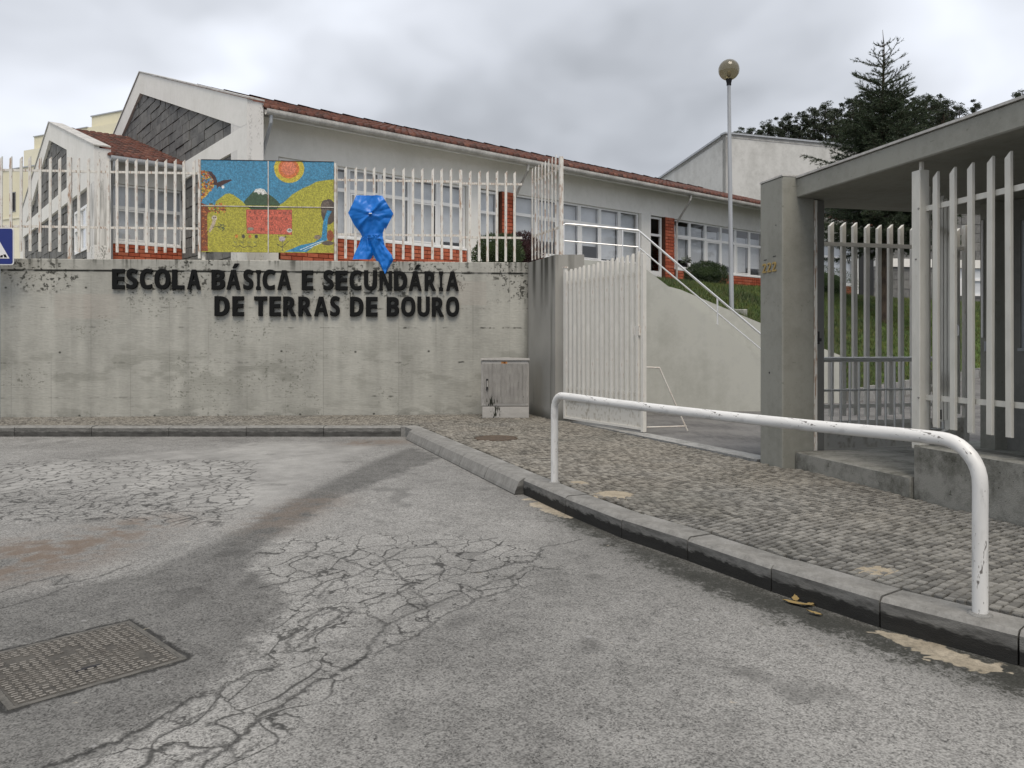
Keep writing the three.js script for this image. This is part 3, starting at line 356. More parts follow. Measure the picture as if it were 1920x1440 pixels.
// ---------- railings on the wall ----------
function slatG(h, w = 0.06, th = 0.028, off = 0, bevel = 0, slant = 0.055) { const s = new THREE.Shape([[-w / 2, 0], [w / 2, 0], [w / 2, h], [-w / 2, h - slant]].map((p) => new THREE.Vector2(...p))); const g = new THREE.ExtrudeGeometry(s, { depth: th, bevelEnabled: bevel > 0, bevelSize: bevel, bevelThickness: bevel, bevelSegments: 1, bevelOffset: -bevel }); g.translate(0, 0, -th / 2); return uvm(g, off * 0.37, off * 0.53); }
{
  const t = frame(thing('wall_fence', 'rust-streaked white slat fence standing on the concrete wall', 'fence'), ...WALL);
  const posts = [-12.14, -9.458, -6.775, -4.058, -1.429], tops = [5.32, 5.315, 5.29, 5.225, 5.19], geos = {};
  posts.forEach((x, i) => obj('post', uvm(bx(x - 0.033, x + 0.033, 3.2, tops[Math.min(i, 4)] + 0.01, -0.17, -0.11)), M.paintPost, t));
  for (let i = 0; i < posts.length; i++) {
    const x0 = posts[i], x1 = posts[i + 1] ?? -0.08, top = tops[i], drop = 0;
    for (const y of [top - 0.30, top - 1.45]) obj('rail', uvm(bx(x0 + 0.033, x1 - 0.033, y, y + 0.045, -0.155, -0.125)), M.paintPost, t);
    if (i === 2) continue;
    const n = Math.round((x1 - x0) / 0.197); for (let k = 1; k < n; k++) { const key = i * 10 + (k * 7 + i) % 3; geos[key] ??= slatG(1.94, 0.052, 0.024, key); const o = obj('slat', geos[key], M.paintOld, t); o.position.set(x0 + (x1 - x0) * k / n + (hsh(k, i) - 0.5) * 0.014, top - 1.94 + 0.012 * (hsh(k + 9, i) - 0.5), -0.11); o.rotation.set(0, (hsh(k + 5, i) - 0.5) * 0.12, (hsh(k + 3, i + 4) - 0.5) * 0.012); }
  }
  const r = thing('corner_fence', 'rusty white slat fence turning back along the wall end', 'fence'); const dx = 0.52, dd = -1.42, l = Math.hypot(dx, dd); frame(r, 0.42, 16.55, dx / l, dd / l);
  for (let k = 0; k < 8; k++) { const o = obj('slat', geos[50 + k % 3] ?? (geos[50 + k % 3] = slatG(1.94, 0.05, 0.016, k)), M.paintPost, r); o.position.set(0.1 + k * 0.178, 3.25, 0.03); }
  for (const y of [4.89, 3.74]) obj('rail', uvm(bx(0, l - 0.035, y, y + 0.045, -0.03, 0)), M.paintPost, r);
  obj('post', uvm(bx(l - 0.035, l + 0.035, 3.2, 5.12, -0.05, 0.02)), M.paintPost, r);
}
// ---------- mosaic mural ----------
{
  const W = 1024, H = 736, c = document.createElement('canvas'); c.width = W; c.height = H; const x = c.getContext('2d');
  x.setTransform(W / 1680, 0, 0, H / 1215, -45 * W / 1680, -95 * H / 1215);
  const F = (col, pts, stroke, w = 8) => { x.beginPath(); pts.forEach((p, i) => (i ? x.lineTo(...p) : x.moveTo(...p))); if (col) { x.closePath(); x.fillStyle = col; x.fill(); } if (stroke) { x.strokeStyle = stroke; x.lineWidth = w; x.lineJoin = x.lineCap = 'round'; x.stroke(); } };
  const E = (col, a, b, r, q = r, rot = 0) => { x.beginPath(); x.ellipse(a, b, r, q, rot, 0, 7); x.fillStyle = col; x.fill(); };
  x.fillStyle = '#3a86b0'; x.fillRect(0, 0, 2000, 1500);
  E('#c4b23a', 1155, 190, 192); E('#d0703a', 1150, 190, 132); E('#d57a5c', 1150, 185, 95);
  F('#a9a83a', [[230, 640], [300, 580], [350, 540], [400, 530], [450, 550], [520, 600], [620, 690], [620, 760], [200, 760]]);
  F('#34503a', [[580, 640], [640, 570], [700, 500], [760, 465], [830, 470], [880, 520], [960, 580], [1040, 660], [1010, 760], [640, 760]]);
  F('#d9dedb', [[700, 515], [730, 470], [790, 460], [840, 470], [885, 540], [850, 530], [820, 550], [795, 520], [770, 545], [745, 510]]);
  F('#a9a83a', [[1030, 680], [1100, 630], [1200, 530], [1330, 450], [1420, 410], [1500, 360], [1600, 340], [1760, 320], [1760, 900], [1030, 900]]);
  x.fillStyle = '#aaa63a'; x.fillRect(40, 690, 1700, 700);
  F('#34503a', [[620, 700], [1020, 710], [990, 745], [680, 745]]);
  for (let i = 0; i < 260; i++) { const a = hsh(i, 3), b = hsh(i, 9), yy = 240 + b * 400, w = 160 * Math.sin(Math.PI * Math.min(1, (b * 0.9 + 0.15))); E(['#c98a3a', '#b5502a', '#d9b94a', '#6a6a2a', '#8a3a22'][i % 5], 45 + a * w, yy, 13, 9, i); }
  F('#7a3f26', [[45, 660], [110, 690], [150, 760], [120, 830], [130, 1300], [45, 1300]]); for (let i = 0; i < 60; i++) E(['#a5522e', '#5d2f1e', '#c07a3e'][i % 3], 50 + hsh(i, 44) * 75, 700 + hsh(i, 45) * 580, 12, 7, i);
  for (let i = 0; i < 60; i++) E(['#b5522e', '#3d5a34', '#c4793a', '#a03a24'][i % 4], 150 + hsh(i, 31) * 200, 670 + hsh(i, 32) * 130, 12, 8, i);
  F(null, [[110, 760], [180, 770], [260, 750], [350, 740]], '#6d3a22', 9);
  // bird
  F('#3b2428', [[135, 235], [175, 250], [230, 320], [250, 390], [320, 360], [420, 345], [430, 360], [360, 400], [300, 430], [310, 460], [270, 440], [245, 470], [240, 430], [195, 420], [205, 360], [150, 290]]); E('#e8e8e4', 318, 450, 16, 22);
  // owl, small branches, flowers, iris
  E('#c9bfae', 210, 860, 34); E('#4a3a30', 200, 856, 8); E('#4a3a30', 222, 854, 8); F('#b7a994', [[190, 890], [235, 890], [200, 990], [150, 1060], [140, 1030]]);
  F(null, [[190, 985], [260, 970], [310, 990], [350, 960]], '#4f4a2c', 9); for (let i = 0; i < 16; i++) E('#4a5a3a', 260 + hsh(i, 60) * 100, 930 + hsh(i, 61) * 90, 11, 7, i);
  F(null, [[440, 1225], [490, 1245], [530, 1220], [580, 1250], [630, 1225], [690, 1245], [740, 1225]], '#4c4a30', 9);
  [[490, '#d38a3a'], [575, '#4a4440'], [660, '#cf7f3c'], [738, '#3b3a34']].forEach(([a, q]) => { E(q, a, 1100, 20, 26); F(null, [[a, 1120], [a, 1220]], '#7d7f3c', 7); E('#7f8448', a - 20, 1180, 20, 9, 0.6); });
  F(null, [[1020, 1100], [1070, 1160], [1110, 1095]], '#4b4754', 12); E('#b9adb8', 1065, 1130, 40, 34); F(null, [[1068, 1150], [1068, 1290]], '#5c5c4c', 9); F(null, [[1000, 1200], [1060, 1240], [1150, 1160]], '#55523c', 9);
  // fall, stream, rocks
  E('#4d4440', 1660, 760, 95, 170); E('#5f5650', 1620, 690, 60, 90); F('#2f88b8', [[1640, 740], [1700, 750], [1650, 850], [1640, 1000], [1640, 1140], [1500, 1200], [1380, 1300], [1100, 1300], [1300, 1210], [1480, 1170], [1570, 1100], [1590, 900]]);
  F(null, [[1590, 1150], [1480, 1190], [1300, 1270]], '#dfe7e6', 9); F(null, [[1560, 1180], [1430, 1240], [1340, 1280]], '#dfe7e6', 8); E('#8f4a2a', 1680, 1080, 45, 75); E('#5a5048', 1650, 1180, 75, 30); E('#857a68', 1520, 1100, 45, 30);
  // plaque
  F('#c8604e', [[612, 745], [1190, 740], [1190, 1070], [620, 1060]]); F(null, [[612, 745], [1190, 740], [1190, 1070], [620, 1060], [612, 745]], '#8a3a30', 6);
  x.fillStyle = '#4e2f2c'; x.font = '58px sans-serif'; x.textAlign = 'center'; const row = (s, y, a, b) => [...s].forEach((ch, i) => x.fillText(ch, a + (b - a) * i / (s.length - 1), y));
  row('PROTEJAMA', 805, 660, 1165); row('NATUREZA', 880, 680, 1120); x.fillText('D', 870, 950); x.fillText('O', 935, 950); row('NUG', 1025, 815, 1045); E('#d5d0cc', 1160, 1015, 36, 28); F('#6a7a70', [[1135, 1020], [1160, 990], [1185, 1020]]); E('#8a8a7c', 665, 1000, 40, 22);
  // tesserae
  const d = x.getImageData(0, 0, W, H), q = new Uint8Array(W * H * 4), bmp = new Uint8Array(W * H * 4);
  for (let j = 0; j < H; j++) for (let i = 0; i < W; i++) { const [a, b] = cell(i / 7.5 + (vn(i / 40, j / 40) - 0.5) * 3, j / 7.5); const si = Math.max(0, Math.min(W - 1, Math.round(i + (vn(i / 5, j / 5) - 0.5) * 5))), o = (j * W + i) * 4, s = (j * W + si) * 4; const tone = 0.84 + 0.36 * hsh(Math.floor(i / 7.5 + vn(i / 9, j / 9)) * 3, Math.floor(j / 7.5 + vn(i / 9 + 30, j / 9)) * 5), gr = sst(b - a, 0.04, 0.16); const p = ((H - 1 - j) * W + i) * 4; for (let k = 0; k < 3; k++) q[p + k] = Math.min(255, (d.data[s + k] * 0.93 + [17, 15, 12][k]) * mix(0.8, tone, gr)); q[p + 3] = 255; bmp[p] = bmp[p + 1] = bmp[p + 2] = 255 * gr; bmp[p + 3] = 255; }
  const map = new THREE.DataTexture(q, W, H), bump = new THREE.DataTexture(bmp, W, H); map.colorSpace = THREE.SRGBColorSpace; map.magFilter = bump.magFilter = THREE.LinearFilter; map.needsUpdate = bump.needsUpdate = true;
  const mm = std({ map, bumpMap: bump, bumpScale: 0.004, roughness: 0.45 });
  const t = frame(thing('mosaic_mural', 'colourful mosaic mural of sun, hills, bird and waterfall on four panels', 'mural'), ...WALL); const X0 = -6.80, X1 = -4.09, Y0 = 3.395, Y1 = 5.30;
  const xm = -5.435, ym = 4.345, g = 0.012;
  for (const [a, b, e, f] of [[X0, xm - g, ym + g, Y1], [xm + g, X1, ym + g, Y1], [X0, xm - g, Y0, ym - g], [xm + g, X1, Y0, ym - g]]) { const geo = uvm(bx(a, b, e, f, -0.09, -0.05)), p = geo.attributes.position, u = geo.attributes.uv; for (let i = 0; i < p.count; i++) u.setXY(i, (p.getX(i) - X0) / (X1 - X0), (p.getY(i) - Y0) / (Y1 - Y0)); obj('panel', geo, mm, t); }
  for (const [a, b, e, f] of [[xm - 0.009, xm + 0.009, Y0 - 0.03, Y1], [X0 - 0.06, X0 - 0.012, Y0 - 0.14, Y1 + 0.01], [X1 + 0.012, X1 + 0.05, Y0 - 0.16, Y1 - 0.02]]) obj('upright', uvm(bx(a, b, e, f, -0.085, -0.035)), M.paintPost, t);
  obj('crossbar', uvm(bx(X0, X1, ym - 0.004, ym + 0.010, -0.085, -0.04)), M.paintPost, t); obj('joint_strip', bx(X0, X1, ym - 0.0125, ym - 0.005, -0.085, -0.049), M.dark, t); obj('top_edge', bx(X0, X1, Y1 + 0.001, Y1 + 0.014, -0.1, -0.045), M.dark, t);
}
// ---------- blue plastic sheet tied to the fence ----------
{
  const t = frame(thing('blue_plastic_sheet', 'crumpled bright blue plastic sheet tied over the fence slats', 'plastic sheet'), ...WALL);
  const m = std({ color: lin(0.0, 0.155, 0.58), roughness: 0.4, side: THREE.DoubleSide });
  function cloth(rows, z0, seed, knot) {
    const NR = 44, NC = 26, front = [], idx = []; const yT = rows[0][0], yB = rows[rows.length - 1][0];
    for (let j = 0; j <= NR; j++) { const y = mix(yT, yB, j / NR); let k = 0; while (k < rows.length - 2 && y < rows[k + 1][0]) k++; const f = sat((rows[k][0] - y) / (rows[k][0] - rows[k + 1][0])), a = mix(rows[k][1], rows[k + 1][1], f), b = mix(rows[k][2], rows[k + 1][2], f);
      for (let i = 0; i <= NC; i++) { const s = i / NC, x = mix(a, b, s); const dx = x - knot[0], dy = y - knot[1], r = Math.hypot(dx, dy), an = Math.atan2(dy, dx); const K = 9, ka = (an / 6.28318 + 1.5) * K + 0.7 * (hsh(Math.floor((an / 6.28318 + 1.5) * K) % K, seed) - 0.5), k0 = Math.floor(ka), kf = ka - k0, hk = (q) => hsh(((q % K) + K) % K + 30, seed * 3) - 0.45, fold = 0.32 * Math.min(0.42, r) * mix(hk(k0), hk(k0 + 1), kf) + 0.06 * (Math.abs(fbm(an * 2.2 + seed, r * 2.5 + x, 3) - 0.5) * 2 - 0.25) + 0.014 * (Math.abs(fbm(x * 11 + seed * 3, y * 8, 2) - 0.5) * 2 - 0.2); const edge = Math.min(s, 1 - s); front.push(x, y, z0 + fold - 0.10 * (1 - sst(edge, 0, 0.22)) * 0.6 + 0.03 * Math.exp(-r * r * 60)); } }
    for (let j = 0; j < NR; j++) for (let i = 0; i < NC; i++) { const a = j * (NC + 1) + i, b = a + NC + 1; idx.push(a, b, a + 1, a + 1, b, b + 1); }
    const n = front.length / 3, back = front.map((v, i) => (i % 3 === 2 ? v - 0.003 : v)), bi = []; for (let i = 0; i < idx.length; i += 3) bi.push(idx[i] + n, idx[i + 2] + n, idx[i + 1] + n);
    const g = new THREE.BufferGeometry(); g.setAttribute('position', new THREE.Float32BufferAttribute(front.concat(back), 3)); g.setIndex(idx.concat(bi)); g.computeVertexNormals(); return g;
  }
  obj('upper_sheet', cloth([[4.61, -3.62, -3.08], [4.43, -3.69, -2.97], [4.24, -3.79, -2.85], [4.01, -3.68, -2.96], [3.81, -3.53, -3.07], [3.66, -3.48, -3.09]], 0.0, 2, [-3.32, 4.22]), m, t);
  obj('tucked_end', cloth([[3.74, -3.52, -3.2], [3.54, -3.59, -3.22], [3.39, -3.66, -3.25], [3.26, -3.7, -3.33]], -0.05, 7, [-3.4, 3.75]), m, t);
  obj('loose_flap', cloth([[3.76, -3.4, -3.07], [3.54, -3.32, -3.02], [3.36, -3.26, -2.88], [3.25, -3.21, -2.84], [3.11, -3.12, -2.92], [2.96, -3.04, -3.0]], 0.06, 12, [-3.2, 3.7]), m, t);
  obj('knot', (() => { const g = new THREE.IcosahedronGeometry(0.035, 2), p = g.attributes.position; for (let i = 0; i < p.count; i++) { const k = 0.7 + 0.6 * vn(p.getX(i) * 60 + 9, p.getY(i) * 60 + p.getZ(i) * 40); p.setXYZ(i, p.getX(i) * k * 1.3 - 3.32, p.getY(i) * k + 4.22, p.getZ(i) * k + 0.04); } g.computeVertexNormals(); return g; })(), m, t);
  obj('tie', uvm(bx(-3.345, -3.285, 4.205, 4.222, 0.05, 0.09)), M.pvc, t);
}
// ---------- crossing sign ----------
{
  const t = thing('crossing_sign', 'square blue pedestrian crossing sign on a thin grey pole', 'sign'); t.position.set(-10.16, 0, -15.42);
  obj('pole', rod([0, 0, 0], [0, 3.82, 0], 0.026, 14), M.galv, t);
  const rr = (w, h, r) => { const s = new THREE.Shape(); s.moveTo(-w / 2 + r, -h / 2); s.lineTo(w / 2 - r, -h / 2); s.quadraticCurveTo(w / 2, -h / 2, w / 2, -h / 2 + r); s.lineTo(w / 2, h / 2 - r); s.quadraticCurveTo(w / 2, h / 2, w / 2 - r, h / 2); s.lineTo(-w / 2 + r, h / 2); s.quadraticCurveTo(-w / 2, h / 2, -w / 2, h / 2 - r); s.lineTo(-w / 2, -h / 2 + r); s.quadraticCurveTo(-w / 2, -h / 2, -w / 2 + r, -h / 2); return s; };
  const ex = (s, d, z) => new THREE.ExtrudeGeometry(s, { depth: d, bevelEnabled: false }).translate(-0.05, 3.41, z);
  const plate = obj('plate', ex(rr(0.74, 0.74, 0.06), 0.012, 0.03), std({ color: lin(0.7, 0.7, 0.7), roughness: 0.4 }), t);
  obj('blue_field', ex(rr(0.70, 0.70, 0.05), 0.003, 0.043), std({ color: lin(0.008, 0.022, 0.17), roughness: 0.4 }), plate);
  const tri = new THREE.Shape([[-0.29, -0.24], [0.29, -0.24], [0, 0.26]].map((p) => new THREE.Vector2(...p))); obj('triangle', ex(tri, 0.003, 0.047), std({ color: lin(0.72, 0.72, 0.72), roughness: 0.4 }), plate);
  const P = (pts) => ex(new THREE.Shape(pts.map((p) => new THREE.Vector2(...p))), 0.002, 0.0512); const head = new THREE.CircleGeometry(0.026, 14).translate(-0.05, 3.41 + 0.12, 0.0532);
  obj('walking_figure', [head, P([[-0.03, 0.085], [0.025, 0.085], [0.02, -0.02], [-0.035, -0.02]]), P([[-0.035, -0.02], [0.0, -0.02], [-0.05, -0.15], [-0.085, -0.15]]), P([[-0.01, -0.02], [0.02, -0.02], [0.085, -0.15], [0.05, -0.15]]), P([[0.02, 0.08], [0.04, 0.07], [0.08, 0.0], [0.06, -0.005]]), ...[-0.2, -0.1, 0.0, 0.1].map((k) => P([[k, -0.22], [k + 0.055, -0.22], [k + 0.065, -0.175], [k + 0.02, -0.175]])), P([[0.19, -0.22], [0.245, -0.22], [0.215, -0.16], [0.17, -0.16]])], M.black, plate);
}
// ---------- cable cabinet ----------
{
  const t = thing('cable_cabinet', 'grey ribbed utility cabinet in the corner of the concrete wall', 'cabinet'); t.position.set(-0.135, 0, -15.6); t.rotation.y = -0.02;
  const grey = mottled([0.44, 0.43, 0.41], [0.30, 0.29, 0.275], 0.7, 0.2, 1.2, 80);
  const grime = (seed, x0, w, y0, h) => dtex(256, 256, (u, v) => { const n = tfbm(u, v, 8, 5, seed), st = tfbm(u, v * 0.15, 64, 2, seed + 2), k = sat((sst(-Math.hypot((u - x0) / w, (v - y0) / h), -1.3, 0) * 1.1 + (st - 0.5) * 2.0 + (n - 0.5) * 0.6 - 0.72) * 2.2), gv = h < 0.4 && v > 0.05 && v < 0.95 && ((u * 0.932 - 0.04) / 0.026 % 1 + 1) % 1 > 0.46 ? 0.62 + 0.5 * (tfbm(u, v * 0.2, 32, 2, 7) - 0.5) : 1, g = 0.40 * gv * (1 + (n - 0.5) * 0.25 + (tvn(u, v, 128, 3) - 0.5) * 0.1); return [mix(g, 0.03, k), mix(g * 0.975, 0.032, k), mix(g * 0.93, 0.024, k)]; }, { wrap: true });  // grime blotches and streaks; stripes between the ribs also darkened on the door
  const fit = (g, x0, x1, y0, y1) => { g = uvm(g); const p = g.attributes.position, u = g.attributes.uv; for (let i = 0; i < p.count; i++) u.setXY(i, (p.getX(i) - x0) / (x1 - x0), (p.getY(i) - y0) / (y1 - y0)); return g; };
  obj('base', fit(cbx(-0.46, 0.475, 0, 0.225, -0.31, 0, 0.006), -0.46, 0.475, 0, 0.6), std({ map: grime(5, 0.3, 0.14, 0.2, 0.5) }), t);
  obj('housing', uvm(cbx(-0.485, 0.475, 0.23, 1.15, -0.31, -0.02, 0.008)), std({ map: grey }), t);
  const ribs = [cbx(-0.47, 0.462, 0.245, 1.135, -0.019, -0.004, 0.004)]; for (let k = 0; k < 33; k++) { const x = -0.43 + k * 0.026; ribs.push(poly([[x, 0.29], [x + 0.012, 0.29], [x + 0.012, 1.09], [x, 1.09]], -0.004, 0.013)); }
  const door = obj('door', fit(norm(ribs), -0.47, 0.462, 0.245, 1.135), std({ map: grime(9, 0.22, 0.16, 0.02, 0.34), roughness: 0.6 }), t);
  obj('handle', [bx(-0.372, -0.352, 0.57, 0.77, 0.006, 0.03), bx(-0.38, -0.344, 0.75, 0.785, 0.006, 0.036), bx(-0.38, -0.344, 0.565, 0.62, 0.006, 0.036)], M.dark, door);
  obj('grip', cbx(-0.366, -0.35, 0.625, 0.745, 0.0305, 0.042, 0.004), M.zinc, door);
  obj('lid', [uvm(poly([[-0.50, 1.155], [0.49, 1.155], [0.485, 1.19], [0, 1.205], [-0.495, 1.19]], -0.33, 0.02))], std({ map: grey }), t);
  const sc = document.createElement('canvas'); sc.width = 128; sc.height = 48; const x = sc.getContext('2d'); x.fillStyle = '#c08a58'; x.fillRect(0, 0, 128, 48); x.fillStyle = '#3a2418'; x.font = 'bold 40px sans-serif'; x.fillText('5', 8, 39); x.fillStyle = '#8a5320'; x.fillRect(46, 2, 44, 44); x.fillStyle = '#4a2c14'; x.fillText('33', 46, 39); const st = new THREE.CanvasTexture(sc); st.colorSpace = THREE.SRGBColorSpace;
  const pl = new THREE.PlaneGeometry(0.12, 0.04); pl.translate(-0.02, 1.108, -0.0015); obj('sticker', pl, std({ map: st }), door);
}
// ---------- gate leaves ----------
function gateLeaf(name, label, len, top, n, flip, col = M.paint) {
  const t = thing(name, label, 'gate'); const s = flip ? -1 : 1;
  obj('post', uvm(cbx(-0.03, 0.03, 0.05, top - 0.02, -0.03, 0.03, 0.004)), col, t); obj('post', uvm(cbx(len - 0.035, len + 0.035, 0.02, top + 0.02, -0.035, 0.035, 0.004)), col, t);
  for (const y of [top - 0.33, 0.62]) obj('rail', uvm(bx(0.03, len - 0.035, y, y + 0.05, -0.025, 0.015)), col, t);
  for (let k = 0; k < n; k++) { const rise = flip ? 0 : -0.07 + 0.13 * k / (n - 1), g = slatG(top - 0.52 + rise, 0.06, 0.045, k % 3, 0.003); const o = obj('slat', g, col, t); o.position.set(0.1 + (len - 0.2) * k / (n - 1) + (hsh(k, 8) - 0.5) * 0.012, 0.5 + 0.02 * hsh(k, 5), s * 0.04); o.rotation.z = (hsh(k, 21) - 0.5) * 0.006; }
  const pm = std({ map: dtex(256, 64, (u, v) => { const st = tfbm(u, v * 0.12, 64, 2, 4), k = sat((st - 0.52) * 2.2 + (tfbm(u, v, 8, 3, 9) - 0.5) * 0.5); return [mix(0.62, 0.33, k), mix(0.605, 0.30, k), mix(0.56, 0.24, k)]; }, { repeat: [0.4, 1 / 0.4] }), roughness: 0.55 });
  obj('kick_panel', uvm(bx(0.03, len - 0.035, 0.09, 0.40, -0.012, 0.0)), pm, t);
  obj('panel_rail', [uvm(bx(0.03, len - 0.035, 0.40, 0.455, -0.022, 0.022)), uvm(bx(0.03, len - 0.035, 0.05, 0.09, -0.022, 0.022))], col, t);
  return t;
}
{
  const l = Math.hypot(1.156, -2.05), t = frame(gateLeaf('gate_leaf', 'almost closed white slatted gate leaf beside the concrete wall end', l, 2.96, 16, false), 1.024, 14.95, 1.156 / l, -2.05 / l);
  const q = (X, y, d) => toLocal(t, X, y, d).toArray();
  obj('prop_frame', [tube([q(2.2, 1.09, 12.95), q(2.46, 1.08, 13.0), q(2.94, 0.02, 13.05)], 0.014), tube([q(2.2, 0.09, 12.95), q(2.92, 0.1, 13.05)], 0.012)], M.paintPost, t);
  obj('hinge_cap', uvm(bx(-0.04, 0.04, 2.935, 2.965, -0.04, 0.04)), M.paintPost, t); obj('lock_plate', uvm(bx(l - 0.17, l - 0.036, 1.62, 1.78, 0.016, 0.0624)), M.paintPost, t); obj('drop_bolt', [rod([l, 0.0, -0.05], [l, 0.5, -0.05], 0.012)], M.darkSteel, t);
  frame(gateLeaf('gate_leaf', 'wide open slatted gate leaf seen behind the steel bars', 2.57, 3.10, 14, true, M.paint), 3.80, 10.2, 0.9715, 0.237);
  // granite sill of the driveway
  const sill = structure(new THREE.Group()); sill.name = numbered('gate_sill'); scene.add(sill); const a = [1.13, 14.82], b = [3.1, 9.86], L = Math.hypot(b[0] - a[0], b[1] - a[1]), u = [(b[0] - a[0]) / L, (b[1] - a[1]) / L], n = [-u[1], u[0]];
  for (let k = 0; k < 6; k++) { const s = (k / 6) * L + 0.005, e = ((k + 1) / 6) * L - 0.005, P = (t2, w) => [a[0] + u[0] * t2 + n[0] * w, a[1] + u[1] * t2 + n[1] * w]; obj('sill_slab', uvm(plan([P(s, 0.0), P(e, 0.0), P(e, 0.3), P(s, 0.3)], -0.2, 0.006 + 0.002 * (k % 2))), M.granite, sill); }
}
// ---------- white tubular railing on the kerb ----------
{
  const t = thing('tubular_railing', 'white bent tube guard railing standing on the kerb', 'railing'); const A = [0.45, 8.24], B = [2.525, 4.2], L = Math.hypot(B[0] - A[0], B[1] - A[1]); frame(t, A[0], A[1], (B[0] - A[0]) / L, (B[1] - A[1]) / L);
  const pts = [], h = 0.925, arc = (cx, cy, r, a0, a1) => { for (let i = 0; i <= 8; i++) { const a = mix(a0, a1, i / 8); pts.push([cx + Math.cos(a) * r, cy + Math.sin(a) * r, 0]); } };
  pts.push([0, -0.05, 0], [0, 0.3, 0], [0, 0.6, 0]); arc(0.15, h - 0.15, 0.15, Math.PI, Math.PI / 2); for (const s of [0.25, 0.5, 0.75]) pts.push([L * s, h - 0.012 * Math.sin(s * 3.14), 0.03 * Math.sin(s * 3.14)]); arc(L - 0.22, h - 0.22, 0.22, Math.PI / 2, 0); pts.push([L, 0.5, 0], [L, 0.25, 0], [L, -0.05, 0]);
  obj('tube', smoothTube(pts, 0.039, 160, 20), M.rail, t);
  for (const x of [0, L]) obj('mortar_collar', new THREE.CylinderGeometry(0.05, 0.062, 0.012, 20).translate(x, 0.007, 0), M.granite, t);
}

